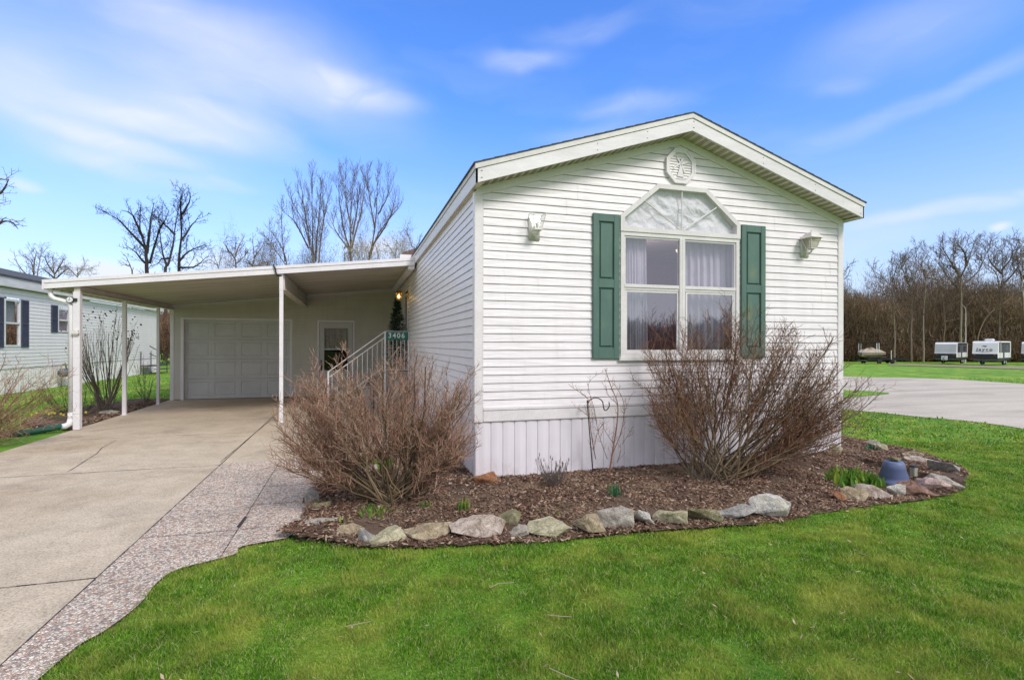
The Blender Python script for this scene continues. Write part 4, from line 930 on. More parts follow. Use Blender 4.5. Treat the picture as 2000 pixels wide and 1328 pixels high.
# bark chips
def chips(poly, n, zf, name, label, seed, smin=.006, smax=.021):
    rg = np.random.default_rng(seed); xs = [p[0] for p in poly]; ys_ = [p[1] for p in poly]
    X = rg.uniform(min(xs), max(xs), n*3); Y = rg.uniform(min(ys_), max(ys_), n*3); k = poly_in(poly, X, Y); X, Y = X[k], Y[k]
    q = np.array([mnoise.noise(Vector((x*2.3, y*2.3, 5)))+.5*mnoise.noise(Vector((x*6, y*6, 9))) for x, y in zip(X, Y)]); k = q+rg.uniform(-.35, .35, len(X)) > -.22; X, Y = X[k][:n], Y[k][:n]; n = len(X)
    Z = np.array([zf(x, y) for x, y in zip(X, Y)]); L = rg.uniform(smin, smax, n)*rg.choice([1, 1, 1.6], n); W = L*rg.uniform(.15, .5, n); T = rg.uniform(.002, .006, n)
    an = rg.uniform(0, 6.283, n); ti = rg.normal(0, .35, n); ro = rg.normal(0, .4, n)
    u = np.stack([np.cos(an)*np.cos(ti), np.sin(an)*np.cos(ti), np.sin(ti)], 1); w = np.stack([-np.sin(an)*np.cos(ro), np.cos(an)*np.cos(ro), np.sin(ro)], 1); h = np.cross(u, w)
    c = np.stack([X, Y, Z+rg.uniform(.0, .016, n)], 1); V = []
    for sx, sy, sz in ((-1, -1, 0), (1, -.7, 0), (.9, 1, 0), (-1, .6, 0), (-1, -1, 1), (1, -.7, 1), (.9, 1, 1), (-1, .6, 1)):
        V.append(c+u*(L*sx)[:, None]+w*(W*sy)[:, None]+h*(T*sz)[:, None])
    V = np.stack(V, 1).reshape(-1, 3); b = (np.arange(n)*8)[:, None]
    Q = np.concatenate([b+np.array(f) for f in ((4, 5, 6, 7), (0, 1, 5, 4), (1, 2, 6, 5), (2, 3, 7, 6), (3, 0, 4, 7))])
    return stuff(npmesh(name, V, Q, CHIP, None, attr=np.repeat(rg.random(n)**1.3, 8)), label, 'mulch')
chips(bed, 62000, bedz, 'mulch', 'reddish brown bark mulch covering the planting bed', 1)
chips([(p.x, p.y-.04) for p in bed_front[:70]]+[(p.x, p.y+.10) for p in bed_front[:70]][::-1], 2300, lambda x, y: -.095, 'spilled_mulch', 'loose bark chips spilled along the lawn edge of the bed', 9)
chips(lbed, 5000, lambda x, y: -.09, 'side_mulch', 'dark mulch along the carport posts', 2, .012, .04)
# dry stems and litter lying in the bed
tl = np.random.default_rng(77); V_, Q_, A_ = [], [], []
for i in range(2600):
    x, y = tl.uniform(-.3, 8.5), tl.uniform(4.0, 9.5)
    if x < 3.2 and tl.random() < .55: continue
    if not poly_in(bed, np.array([x]), np.array([y]))[0]: continue
    a = tl.random()*6.28; L = tl.uniform(.04, .20); u = np.array([math.cos(a), math.sin(a), tl.normal(0, .08)]); w = np.array([-u[1], u[0], 0])*.0016; c = np.array([x, y, bedz(x, y)+tl.uniform(.012, .03)]); bnd = w*tl.normal(0, 8)
    b = len(V_); V_ += [c-u*L/2-w, c-u*L/2+w, c+bnd+w, c+bnd-w, c+u*L/2+w, c+u*L/2-w]; Q_ += [[b, b+1, b+2, b+3], [b+3, b+2, b+4, b+5]]; A_ += [tl.uniform(.45, 1)]*6
stuff(npmesh('stem_litter', V_, Q_, CHIP, None, attr=A_), 'thin dry stems and straw lying over the mulch', 'litter')
# grass blades
lawnpoly = [(-1.5, 1.2), (14.5, 1.2), (24, 12), (8.2, 14.5)]
def blades(n, dmin, dmax, hgt, wid, seed, name, label, region, pw=1.0):
    rg = np.random.default_rng(seed); m_ = int(n*1.9)
    u = rg.random(m_); d = dmin*(dmax/dmin)**(u**pw) if dmin > 0 else rg.uniform(dmin, dmax, m_)
    t = rg.uniform(-1.06, 1.06, m_); X = d*(t*C_+S_); Y = d*(C_-t*S_)
    k = region(X, Y); X, Y, d = X[k][:n], Y[k][:n], d[k][:n]; n = len(X)
    Z = ztn(X, Y)+np.where((X > 2) & (Y < 5), .012*np.sin(X*1.7+Y*.6)*np.sin(Y*1.3-X*.4), 0)-.004
    cl = .75+.5*np.sin(X*3.1+np.sin(Y*2.3)*2)*np.sin(Y*3.7+np.sin(X*1.9)*2)*.6
    H = hgt*rg.uniform(.4, 1.2, n)*np.clip(cl*(1+.35*np.sin(X*9+3*np.sin(Y*5))*np.sin(Y*11+2*np.sin(X*7))), .35, 1.5); H = np.where(rg.random(n) < .006, H*1.5, H); Wd = wid*rg.uniform(.6, 1.2, n)*np.clip(d/4, .8, 4)
    an = rg.uniform(0, 6.283, n); le = rg.uniform(.1, 1.0, n)*H; la = rg.uniform(0, 6.283, n)
    wv = np.stack([np.cos(an), np.sin(an), 0*an], 1)*Wd[:, None]/2; lv = np.stack([np.cos(la), np.sin(la), 0*la], 1)
    p = np.stack([X, Y, Z], 1); up = np.zeros_like(p); up[:, 2] = 1
    mid = p+up*(H*.55)[:, None]+lv*(le*.3)[:, None]; tip = p+up*(H*.92)[:, None]+lv*le[:, None]
    V = np.stack([p-wv, p+wv, mid+wv*.8, mid-wv*.8, tip], 1).reshape(-1, 3); b = (np.arange(n)*5)[:, None]
    T = np.concatenate([b+np.array(f) for f in ((0, 1, 2), (0, 2, 3), (3, 2, 4))])
    r = rg.random(n)*.9; dead = rg.random(n) < .12; r = np.where(dead, .91+.09*rg.random(n), r)
    return stuff(npmesh(name, V, T, GRASS, None, attr=np.repeat(r, 5)), label, 'grass')
bedin = [(p[0], p[1]) for p in bed]
def lawn_region(X, Y):
    D = X*S_+Y*C_
    jg = np.random.default_rng(5); jx_, jy_ = jg.normal(0, .028, X.shape), jg.normal(0, .028, X.shape)
    ok = ~poly_in(bedin, X+jx_*1.3, Y+jy_*1.3) & ~poly_in(PEBX, X+jx_*.8, Y+jy_*.8) & ~poly_in(road, X, Y)
    ok &= ~((X > XL-.05) & (X < XR+.0) & (Y > YF) & (Y < YB+.2)) & ~((X > DX0-.0) & (X < XL+.1) & (Y > PY-.05) & (Y < 27)) & ~((X < DX1+.05) & (X > DX0)) & (X > -1.95)
    return ok
blades(480000, 2.3, 9.5, .043, .0048, 11, 'grass', 'mown green lawn in front of the mobile home', lawn_region, .85)
blades(60000, 8.5, 34, .06, .010, 12, 'far_grass', 'green grass around the road', lambda X, Y: lawn_region(X, Y) & (X > 7))
def left_region(X, Y): return (X < DX0-.02) & (X > NX-.1) & ~poly_in(lbed, X, Y) & ~((X > -5.9) & (Y < 12.3) & (Y > 9.8)) | ((X > NX) & (X < GX0-.05) & (Y > 18.6))
blades(52000, 7.5, 40, .06, .008, 13, 'neighbour_grass', 'green grass strip between the two homes', left_region)
# ------------------------------------------------------------------ stones
def rockmat(name, c1, c2, c3=None):
    m, nt, p = newmat(name); p.inputs['Roughness'].default_value = .85; v = ocoords(nt)
    n = noise(nt, v, 11, 8, .78, 1.0); r = ramp(nt, n.outputs[0], [(.34, tuple(q*.75 for q in c1)), (.50, tuple(q*1.2 for q in c2))]+([(.64, tuple(min(.8, q*1.35) for q in c3))] if c3 else []))
    f = noise(nt, v, 90, 4, .7); r2 = ramp(nt, f.outputs[0], [(.3, .6), (.7, 1.2)])
    nt.links.new(mixc(nt, 1, r.outputs[0], r2.outputs[0], 'MULTIPLY'), p.inputs['Base Color'])
    a = math_(nt, 'ADD', n.outputs[0], math_(nt, 'MULTIPLY', f.outputs[0], .3)); bump(nt, p, a, 1.0, .035); return m
RK = {'grey': rockmat('grey_stone', (.22, .20, .17), (.37, .33, .28), (.48, .44, .38)), 'tan': rockmat('tan_stone', (.20, .15, .09), (.36, .28, .18), (.46, .40, .28)),
      'yel': rockmat('yellowish_stone', (.26, .24, .12), (.46, .42, .27), (.55, .50, .38)), 'pink': rockmat('pinkish_stone', (.28, .20, .15), (.46, .37, .31), (.58, .51, .45)),
      'white': rockmat('white_stone', (.30, .29, .27), (.56, .53, .49), (.62, .54, .42)), 'moss': rockmat('mossy_stone', (.13, .13, .05), (.25, .23, .12), (.36, .32, .23)),
      'orange': rockmat('orange_stone', (.22, .085, .04), (.38, .17, .08), (.42, .27, .17)), 'brown': rockmat('brown_red_stone', (.13, .07, .055), (.25, .14, .10), (.34, .22, .17)),
      'rose': rockmat('rose_stone', (.42, .27, .23), (.58, .42, .38)), 'slate': rockmat('blue_grey_stone', (.20, .19, .18), (.32, .31, .29), (.45, .42, .37))}
def rock(w, h, dep, seed, flat=0):
    rg = random.Random(seed); bm = bmesh.new()
    for i in range(12):
        a = rg.uniform(0, 6.283); e = math.asin(rg.uniform(-.9, .95)); s = rg.uniform(.82, 1.06)
        x, y, z = math.cos(a)*math.cos(e), math.sin(a)*math.cos(e), math.sin(e)
        k = max(abs(x), abs(y), abs(z)*.95)**.55; bm.verts.new((x/k*s*w/2, y/k*s*dep/2, z/k*s*h*.56+h*.42))
    bmesh.ops.convex_hull(bm, input=bm.verts[:]); bmesh.ops.delete(bm, geom=[v for v in bm.verts if not v.link_faces], context='VERTS')
    bmesh.ops.bevel(bm, geom=bm.edges[:], offset=min(w, h)*.035, segments=1, affect='EDGES', profile=.6)
    bmesh.ops.triangulate(bm, faces=[f for f in bm.faces if len(f.verts) > 4])
    bmesh.ops.subdivide_edges(bm, edges=[e for e in bm.edges if e.calc_length() > .035], cuts=3, use_grid_fill=True)
    o = Vector((seed*3.1, seed*1.7, 0))
    for v in bm.verts:
        q = v.co*9+o; v.co += v.co.normalized()*(mnoise.noise(q)*.022+mnoise.noise(q*2.6)*.012+abs(mnoise.noise(q*6))*.005)
    return bm
ST = [ # left, top, right, bottom in the photo, stone kind, label
 (597, 954, 621, 990, 'slate', 'small upright blue grey stone at the left corner of the bed beside the pavers'),
 (607, 979, 648, 1001, 'moss', 'small mossy green stone behind the flat slab at the left end of the bed'),
 (597, 1015, 662, 1037, 'grey', 'thin flat grey slab at the left front corner of the bed'),
 (664, 1023, 713, 1050, 'tan', 'brown boulder second from the left in the front stone edging'),
 (700, 1028, 745, 1060, 'slate', 'narrow grey leaning stone left of the low yellowish wedge'),
 (724, 1034, 797, 1060, 'yel', 'low yellowish wedge shaped stone left of the broad flat grey brown stone'),
 (793, 1026, 885, 1056, 'tan', 'broad flat grey brown stone in the edging in front of the left shrub'),
 (887, 1017, 990, 1053, 'pink', 'broad rough pinkish white stone, widest in the front edging'),
 (961, 996, 1018, 1028, 'moss', 'olive tan stone set back behind the widest pinkish stone'),
 (991, 1026, 1032, 1047, 'grey', 'small grey stone between the widest pinkish stone and the flat cream one'),
 (1030, 1018, 1108, 1044, 'yel', 'flat cream yellow stone in the edging below the lavender stalks'),
 (1123, 1003, 1179, 1041, 'tan', 'grey tan slanted stone in the edging below the iron hook'),
 (1171, 991, 1231, 1031, 'grey', 'pale angular grey stone below the daffodil leaves'),
 (1240, 991, 1278, 1026, 'white', 'small pointed whitish stone between two bigger blocks in the edging'),
 (1283, 993, 1340, 1024, 'yel', 'square yellowish block in the middle of the front edging'),
 (1343, 991, 1406, 1018, 'moss', 'flat topped tan stone with an orange end in the edging'),
 (1396, 985, 1474, 1014, 'slate', 'long low dark grey stone left of the big white boulder'),
 (1467, 966, 1537, 1009, 'white', 'big white boulder in front of the right shrub'),
 (930, 930, 971, 955, 'orange', 'rusty orange stone at the left corner of the skirting'),
 (1622, 962, 1649, 975, 'orange', 'thin orange chip of stone at the left start of the right stone group'),
 (1647, 952, 1697, 976, 'tan', 'low tan brown stone left of the pinkish tan boulder'),
 (1679, 944, 1733, 970, 'pink', 'rounded pinkish tan boulder left of the pale stone below the blue pot'),
 (1730, 941, 1766, 968, 'white', 'pale grey pink stone right below the blue pot'),
 (1722, 931, 1764, 944, 'slate', 'small grey stone touching the foot of the blue pot'),
 (1763, 935, 1821, 967, 'brown', 'big dark reddish brown boulder right of the blue pot'),
 (1800, 934, 1850, 955, 'rose', 'flat topped rose pink stone beside the reddish brown boulder'),
 (1811, 925, 1874, 953, 'grey', 'large grey boulder at the right tip of the bed'),
 (1809, 910, 1863, 930, 'slate', 'mottled blue grey stone behind the large grey boulder at the right tip'),
 (1776, 895, 1815, 913, 'pink', 'tan pink stone on the far edge right of the blue pot'),
 (1769, 889, 1800, 901, 'tan', 'small tan stone behind the tan pink one on the far edge'),
 (1715, 875, 1733, 887, 'yel', 'small cream stone on the far edge left of the blue pot'),
 (1697, 868, 1715, 880, 'grey', 'small grey stone furthest back on the far edge of the bed'),
 (1616, 875, 1646, 895, 'yel', 'beige stone at the right corner of the mobile home'),
 (699, 914, 738, 933, 'pink', 'pinkish stone half hidden inside the left shrub'),
 (200, 802, 230, 812, 'grey', 'flat stone in the soil between the first two carport posts'),
 (189, 784, 220, 796, 'tan', 'earthy humped stone at the grass side of the soil strip'),
 (59, 818, 83, 827, 'grey', 'flat grey stone in the grass above the green hose'),
 (50, 826, 76, 834, 'tan', 'flat tan stone in the grass just behind the green hose'),
 (152, 808, 162, 818, 'tan', 'small tan stone just right of the front carport post')]
for i, (x0, y0, x1, y1, k, lab) in enumerate(ST):
    inbed = x0 > 590; p = gp((x0+x1)/2, y1-2, -.075 if inbed else -.11); d = p.x*S_+p.y*C_
    w = (x1-x0)*d/F*1.25; h = (y1-y0)*d/F*1.20; off = .35*w
    bm = rock(w, h, max(w*.6, h*.8), i+5); fw = Vector((p.x, p.y, 0)).normalized()*off*.6
    zb = (bedz(p.x, p.y) if (inbed and y1 < 990) else -.085) if inbed else -.11
    o = MB().bm(bm, Matrix.Translation((0, 0, -h*.17)) @ Matrix.Rotation(math.atan2(-fw.x, fw.y), 4, 'Z')).build('stone', RK[k]); o.location = (p.x+fw.x, p.y+fw.y, zb if inbed else -.12)
    single(o, lab, 'stone', 'stones edging the beds')
# pale pebbles scattered in the mulch
V_, n_ = MB(), 0; rg = random.Random(8)
for i in range(60):
    for _ in range(20):
        x, y = rg.uniform(-.2, 7), rg.uniform(4.2, 6.2)
        if poly_in(bedin, np.array([x]), np.array([y]))[0]: break
    V_.bm(rock(rg.uniform(.02, .05), rg.uniform(.012, .03), .03, 200+i), Matrix.Translation((x, y, bedz(x, y)+.006)))
stuff(V_.build('pebbles', RK['pink']), 'small pale pebbles scattered over the mulch', 'pebbles')
# blue pot upside down with a stone on it
pc = gp(1746, 940, -.03); d = pc.x*S_+pc.y*C_
ph = .275; r0, r1 = .170, .100; pc += Vector((pc.x, pc.y, 0)).normalized()*.18; zp = bedz(pc.x, pc.y)
pot = thing('plant_pot', 'blue plastic plant pot turned upside down at the right end of the bed', 'plant pot', (pc.x, pc.y, zp))
m = MB(); m.lathe([(r0+.006, 0), (r0+.006, .035), (r0-.004, .04), (r0-.018, .09), (r0-.016, .095), (r0-.044, .18), (r0-.041, .185), (r1+.008, ph-.01), (r1, ph), (0, ph)], pc-Vector((0, 0, pc.z-zp)), 36); m.build('pot_body', POT, pot, True)
o = MB().bm(rock(.17, .06, .13, 91), Matrix.Translation((0, 0, .0))).build('stone', RK['moss']); o.location = (pc.x, pc.y, zp+ph-.01); single(o, 'brownish stone lying on top of the upturned blue pot', 'stone', 'stones edging the beds')
# path light
q = gp(1795, 930, -.03)+Vector((.05, .1, 0)); zq = bedz(q.x, q.y); pl_ = thing('path_light', 'small square solar path light standing right of the blue pot', 'garden light', (q.x, q.y, zq))
m = MB(); m.tube([(q.x, q.y, zq), (q.x, q.y, zq+.06)], .008, 6); m.bbox(q.x-.035, q.x+.035, q.y-.035, q.y+.035, zq+.17, zq+.19, .003); m.build('stake', DARKP, pl_)
m = MB(); m.bbox(q.x-.03, q.x+.03, q.y-.03, q.y+.03, zq+.055, zq+.169, .004); m.build('lens', M('pale_lens', (.36, .37, .30), None, .3, 30), pl_)
# shepherd's hook
hb = gp(1160, 925, -.02); hb = Vector((hb.x, hb.y+.02, bedz(hb.x, hb.y))); dd = hb.x*S_+hb.y*C_; s_ = dd/F
cx = (1160-1148)*s_; pts = [hb, hb+Vector((-cx, 0, 132*s_))]
for k in range(1, 9):
    a = math.pi*(1-k/8); pts.append(hb+Vector((-cx+17*s_+17*s_*math.cos(a), 0, 132*s_+15*s_*math.sin(a)+(0 if k < 8 else -2*s_))))
pts += [pts[-1]+Vector((3*s_, 0, -8*s_)), pts[-1]+Vector((9*s_, 0, -6*s_)), pts[-1]+Vector((13*s_, 0, 1*s_)), pts[-1]+Vector((12*s_, 0, 8*s_))]
m = MB(); m.tube(catmull(pts, 4), .007, 6)
m.tube([hb+Vector((.10, 0, .0)), hb+Vector((.09, 0, .05)), hb+Vector((-.0, 0, .05))], .006, 5); single(m.build('shepherd_hook', BLACK, None), 'thin black iron shepherd hook in the bed in front of the skirting', 'garden hook')
# sticks and dead leaves on the lawn
def stick(pts, name, lab, r=.005):
    r = .0028
    m = MB(); m.tube([gp(*p, -.068) for p in pts], [r, r, r*.7][:len(pts)], 6); single(m.build(name, M('dry_stick', (.36, .29, .20), None, .9, 20) if 'dry_stick' not in bpy.data.materials else bpy.data.materials['dry_stick'], None), lab, 'stick', 'dry sticks on the lawn')
stick(((957, 1147), (975, 1139), (1006, 1137)), 'stick', 'curved dry stick lying on the lawn below the widest pinkish stone', .004)
stick(((1070, 1200), (1095, 1203), (1118, 1204)), 'stick', 'short straight dry stick lying in the middle of the lawn', .004)
stick(((1074, 1304), (1100, 1316), (1130, 1328)), 'stick', 'dry stick near the bottom edge of the lawn', .004)
stick(((676, 1223), (700, 1218), (725, 1213)), 'stick', 'thin dry stick on the left part of the lawn', .004)
rg = np.random.default_rng(21); V_, Q_, A_ = [], [], []
for i in range(420):
    d = rg.uniform(2.6, 8); t = rg.uniform(-1, 1); x, y = d*(t*C_+S_), d*(C_-t*S_)
    if not lawn_region(np.array([x]), np.array([y]))[0]: continue
    a = rg.random()*6.28; L = rg.uniform(.007, .026); w = L*rg.uniform(.05, .35); z = -.12+rg.uniform(.02, .045); u = np.array([math.cos(a), math.sin(a), rg.normal(0, .3)])*L; v = np.array([-math.sin(a), math.cos(a), rg.normal(0, .4)])*w
    c = np.array([x, y, z]); b = len(V_); V_ += [c-u, c+v, c+u, c-v*.7]; Q_.append([b, b+1, b+2, b+3]); A_ += [.85+.15*rg.random()]*4
stuff(npmesh('leaf_litter', V_, Q_, CHIP, None, attr=A_), 'dry leaf bits lying in the lawn', 'dead leaves')
# ------------------------------------------------------------------ branches
class TW:
    def __init__(s): s.V = []; s.Q = []; s.A = []; s.n = 0
    def poly(s, pts, r0, r1, n=3, rnd=.5):
        P = np.asarray(pts, float); k = len(P); T = np.gradient(P, axis=0); T /= np.linalg.norm(T, axis=1)[:, None]+1e-9
        ref = np.array([0, 0, 1.]) if abs(T[0][2]) < .8 else np.array([1., 0, 0])
        U = np.cross(T, ref); U /= np.linalg.norm(U, axis=1)[:, None]+1e-9; W = np.cross(U, T)
        r = np.linspace(r0, r1, k)[:, None]
        for j in range(n):
            a = 6.28318*j/n; s.V.append(P+(U*math.cos(a)+W*math.sin(a))*r)
        b = s.n
        idx = b+np.arange(n)[:, None]*k+np.arange(k)[None, :]
        nx = np.roll(idx, -1, axis=0); s.Q.append(np.stack([idx[:, :-1], idx[:, 1:], nx[:, 1:], nx[:, :-1]], -1).reshape(-1, 4))
        s.A.append(np.full(n*k, rnd)); s.n += n*k
    def build(s, name, mat, parent=None):
        return npmesh(name, np.concatenate(s.V), np.concatenate(s.Q), mat, parent, False, np.concatenate(s.A))
def unit(v): return v/(np.linalg.norm(v)+1e-9)
def bez(a, b, c, n):
    t = np.linspace(0, 1, n)[:, None]; return (1-t)**2*a+2*t*(1-t)*b+t*t*c
def wig(P, amp, rg):
    k = len(P); N_ = rg.normal(size=(k, 3))*amp; N_[0] = 0; return P+np.cumsum(N_, 0)*.6
def twigs(tw, P, L, r, lev, rg, up=.35, spread=.6, gap=.1, start=.2, wob=.02, n=3, base=None, pref=None, lo=.0, hi=1.0, taper=.55):
    """side twigs along a polyline, recursively"""
    seg = np.linalg.norm(np.diff(P, axis=0), axis=1); tot = seg.sum(); cum = np.concatenate([[0], np.cumsum(seg)])
    s = tot*start
    while s < tot*.98:
        i = min(np.searchsorted(cum, s)-1, len(P)-2); i = max(i, 0); f = (s-cum[i])/(seg[i]+1e-9); p = P[i]+(P[i+1]-P[i])*f
        t = unit(P[i+1]-P[i]); nd = rg.normal(size=3); nd -= t*nd.dot(t); nd = unit(nd)
        d = unit(t*(1-spread)+nd*spread+np.array([0, 0, up])+(pref if pref is not None else 0)); ln = L*rg.uniform(.5, 1.15)*(1-.45*s/tot)
        q = p+d*ln; c = p+d*ln*.5+nd*ln*.10; B = wig(bez(p, c, q+np.array([0, 0, up*ln*.25]), 4), ln*wob, rg)
        rr = r*rg.uniform(.7, 1.1); tw.poly(B, rr, rr*taper, n, lo+(hi-lo)*rg.random())
        if lev > 0: twigs(tw, B, L*.5, r*.75, lev-1, rg, up, min(.7, spread*1.2), gap*.6, .2, wob, n, None, pref, lo, hi, taper)
        s += gap*rg.uniform(.6, 1.5)
def shrub(name, label, base, tips_fn, nst, seed, stem_mat, twig_mat, r0=.010, L=.32, tr=.0032, gap=.10, lev=1, br=.14, up=.3, spread=.42, cat='shrub', group=None, bend=.35, wob=.03, bz=None, st0=.28):
    rg = np.random.default_rng(seed); t = thing(name, label, cat, tuple(base), group); st = TW(); tg = TW(); b0 = np.array(base)
    for i in range(nst):
        tip = np.array(tips_fn(rg, i, nst)); a = rg.random()*6.283; rr = br*math.sqrt(rg.random()); b = b0+np.array([math.cos(a)*rr, math.sin(a)*rr, 0])
        b[2] = (bz(b[0], b[1]) if bz else b0[2])-.01
        mid = (b+tip)/2; mid = mid+np.array([(tip[0]-b[0])*bend, (tip[1]-b[1])*bend, -abs(tip[2]-b[2])*.05*bend])
        P = wig(bez(b, mid, tip, 11), .006+.35*wob, rg); r = r0*rg.choice([.65, .8, 1.0, 1.5], p=[.4, .3, .22, .08])
        st.poly(P, r, r*.3, 4, rg.random()); twigs(tg, P, L, tr, lev, rg, up, spread, gap, st0, .04)
        if rg.random() < .65:                            # fork
            j = rg.integers(3, 6); q = P[j]+(P[-1]-P[j])*rg.uniform(.7, 1)+rg.normal(size=3)*.12*np.array([1, 1, .5]); B = wig(bez(P[j], P[j]+(P[j+1]-P[j])*2.0, q, 6), .012, rg)
            st.poly(B, r*.6, r*.25, 3, rg.random()); twigs(tg, B, L*.85, tr, lev, rg, up, spread, gap, .15)
    st.build('stems', stem_mat, t); tg.build('twigs', twig_mat, t); return t
# left shrub in front of the steps
b = gp(768, 985, -.06); D0 = b.x*S_+b.y*C_; k_ = D0/F
RX = np.array([C_, -S_, 0]); FX = np.array([S_, C_, 0])   # camera right / forward on the ground
outL = [(540, 868), (556, 800), (552, 752), (590, 722), (640, 695), (700, 672), (760, 662), (820, 670), (868, 700), (905, 728), (918, 775), (930, 800), (918, 845), (905, 890)]
def tips_from(outline, base, k, depth, inner=.62, zmin=.15):
    O = [((x-base[0])*k, (base[1]-y)*k) for x, y in outline]
    def fn(rg, i, n):
        u = rg.random()*(len(O)-1); j = int(u); f = u-j; x = O[j][0]*(1-f)+O[j+1][0]*f; z = O[j][1]*(1-f)+O[j+1][1]*f
        s = inner+(1-inner)*rg.random()**.6; dz = rg.uniform(-1, 1)*depth*(1-.35*abs(x)/max(abs(O[0][0]), .1)) if depth else 0
        return np.array([fn.b.x, fn.b.y, fn.b.z])+RX*x*s+FX*dz+np.array([0, 0, max(z*s*(1-.18*abs(dz)/max(depth, .1)), zmin)])
    return fn
fn = tips_from(outL, (768, 985), k_, .62); fn.b = Vector((b.x, b.y, bedz(b.x, b.y)))
shrub('bare_shrub', 'bare reddish brown shrub in front of the entry steps, left of the corner trim', (b.x, b.y, bedz(b.x, b.y)), fn, 122, 3, STEM_O, TWIG_R, r0=.0100, L=.27, tr=.0033, gap=.055, br=.20, up=.25, spread=.50, bend=.22, wob=.07, st0=.36, bz=bedz)
# dark small shrub between it and the home
b2 = gp(880, 905, .0); k2 = (b2.x*S_+b2.y*C_)/F
fn = tips_from([(820, 880), (825, 720), (870, 690), (905, 735), (930, 800), (925, 850), (930, 890)], (875, 905), k2, .25); fn.b = Vector((b2.x, b2.y, 0))
shrub('bare_shrub', 'darker thin bare shrub against the side wall behind the left shrub', (b2.x, b2.y, -.02), fn, 16, 14, STEM_G, TWIG_M, r0=.006, L=.25, tr=.0026, gap=.10, br=.10, up=.3, bend=.3, bz=bedz)
# right shrub
b = gp(1400, 928, -.0); D1 = b.x*S_+b.y*C_; k_ = D1/F
outR = [(1275, 850), (1255, 770), (1270, 700), (1262, 640), (1300, 615), (1365, 595), (1420, 585), (1480, 575), (1540, 590), (1580, 625), (1620, 660), (1655, 705), (1680, 755), (1680, 800), (1640, 840), (1590, 860)]
fn = tips_from(outR, (1400, 928), k_*1.02, .52); fn.b = Vector((b.x, b.y, bedz(b.x, b.y)))
shrub('bare_shrub', 'large bare mahogany brown shrub in front of the right green shutter', (b.x, b.y, bedz(b.x, b.y)), fn, 118, 23, STEM_O, TWIG_M, r0=.0100, L=.34, tr=.0031, gap=.068, br=.38, up=.22, spread=.50, bend=.16, wob=.07, st0=.34, bz=bedz)
# second plant right of it with arching dark limbs
b = gp(1500, 905, .02); k_ = (b.x*S_+b.y*C_)/F
fn = tips_from([(1560, 800), (1640, 715), (1690, 700), (1745, 735), (1765, 770), (1740, 820), (1690, 840), (1640, 870)], (1500, 905), k_, .4, .7); fn.b = Vector((b.x, b.y, bedz(b.x, b.y)))
shrub('bare_shrub', 'arching dark limbed bare shrub at the right corner of the mobile home', (b.x, b.y, bedz(b.x, b.y)), fn, 13, 31, STEM_G, TWIG_M, r0=.012, L=.36, tr=.0028, gap=.11, br=.16, up=.18, spread=.45, bend=.12, bz=bedz)
# sapling by the hook
sb = gp(1190, 930, -.02); sb.z = bedz(sb.x, sb.y); k_ = (sb.x*S_+sb.y*C_)/F; rg = np.random.default_rng(6)
t = thing('sapling', 'spindly bare sapling with a brownish stem next to the iron hook', 'sapling', tuple(sb)); st = TW(); tg = TW()
PX = lambda x, y, dz=0: np.array(sb)+RX*(x-1190)*k_+np.array([0, 0, (930-y)*k_])+FX*dz
for pts, r in ((((1190, 930), (1197, 880), (1205, 830), (1206, 790), (1196, 760), (1182, 722)), .011), (((1196, 890), (1215, 840), (1218, 790), (1205, 760), (1193, 745)), .006), (((1165, 900), (1155, 850), (1150, 800), (1148, 780), (1120, 760), (1110, 752)), .006),
               (((1160, 880), (1168, 850), (1178, 828), (1172, 860)), .004), (((1188, 900), (1170, 850), (1160, 800), (1150, 760), (1158, 740), (1185, 726)), .004), (((1200, 870), (1182, 842), (1178, 826)), .004), (((1206, 905), (1212, 880), (1210, 860)), .004), (((1150, 815), (1130, 800), (1122, 799)), .004), (((1215, 870), (1230, 850), (1238, 842)), .003), (((1218, 810), (1225, 795), (1232, 770)), .003), (((1205, 790), (1190, 775), (1180, 745)), .003)):
    P = catmull([Vector(PX(x, y, rg.uniform(-.05, .05))) for x, y in pts], 4); P = np.array([list(v) for v in P]); st.poly(P, r, r*.35, 5, rg.random())
    twigs(tg, P, .13, .0028, 1, rg, .3, .5, .07, .1)
st.build('stems', TWIG_M, t); tg.build('twigs', TWIG_M, t)
# lavender-like dead stalks and small shrublets
def stalks(name, label, base, n, h, spr, mat, seed, r=.0022, bz=bedz, cat='plant', lev=0, heads=False):
    rg = np.random.default_rng(seed); t = thing(name, label, cat, tuple(base)); w = TW()
    for i in range(n):
        a = rg.random()*6.283; q = rg.random()**.6*spr; p = np.array(base)+np.array([math.cos(a)*q*.3, math.sin(a)*q*.3, 0]); p[2] = (bz(p[0], p[1]) if bz else base[2])-.005
        e = p+np.array([math.cos(a)*q, math.sin(a)*q, h*rg.uniform(.35, 1.0)]); P = wig(bez(p, (p+e)/2+np.array([math.cos(a), math.sin(a), 0])*q*.2, e, 6), .006, rg); w.poly(P, r*1.3, r*.8, 3, rg.random())
        if heads and rg.random() < .6: w.poly([e-np.array([0, 0, .015]), e, e+np.array([0, 0, .02])], .006, .003, 4, .1)
        twigs(w, P, h*.22, r*.8, lev, rg, .3, .4, h*.22, .3)
    w.build('stems', mat, t); return t
b = gp(1082, 950, -.03); b.z = bedz(b.x, b.y); stalks('lavender', 'dry grey lavender stalks in front of the skirting left of the hook', tuple(b), 70, .34, .17, STEM_G, 4, .0022, heads=True)
b = gp(1385, 935, -.0); b.z = bedz(b.x, b.y); stalks('dry_stalks', 'pale dry grassy stalks at the foot of the large right shrub', tuple(b), 40, .42, .35, STEM_G, 5, .0022)
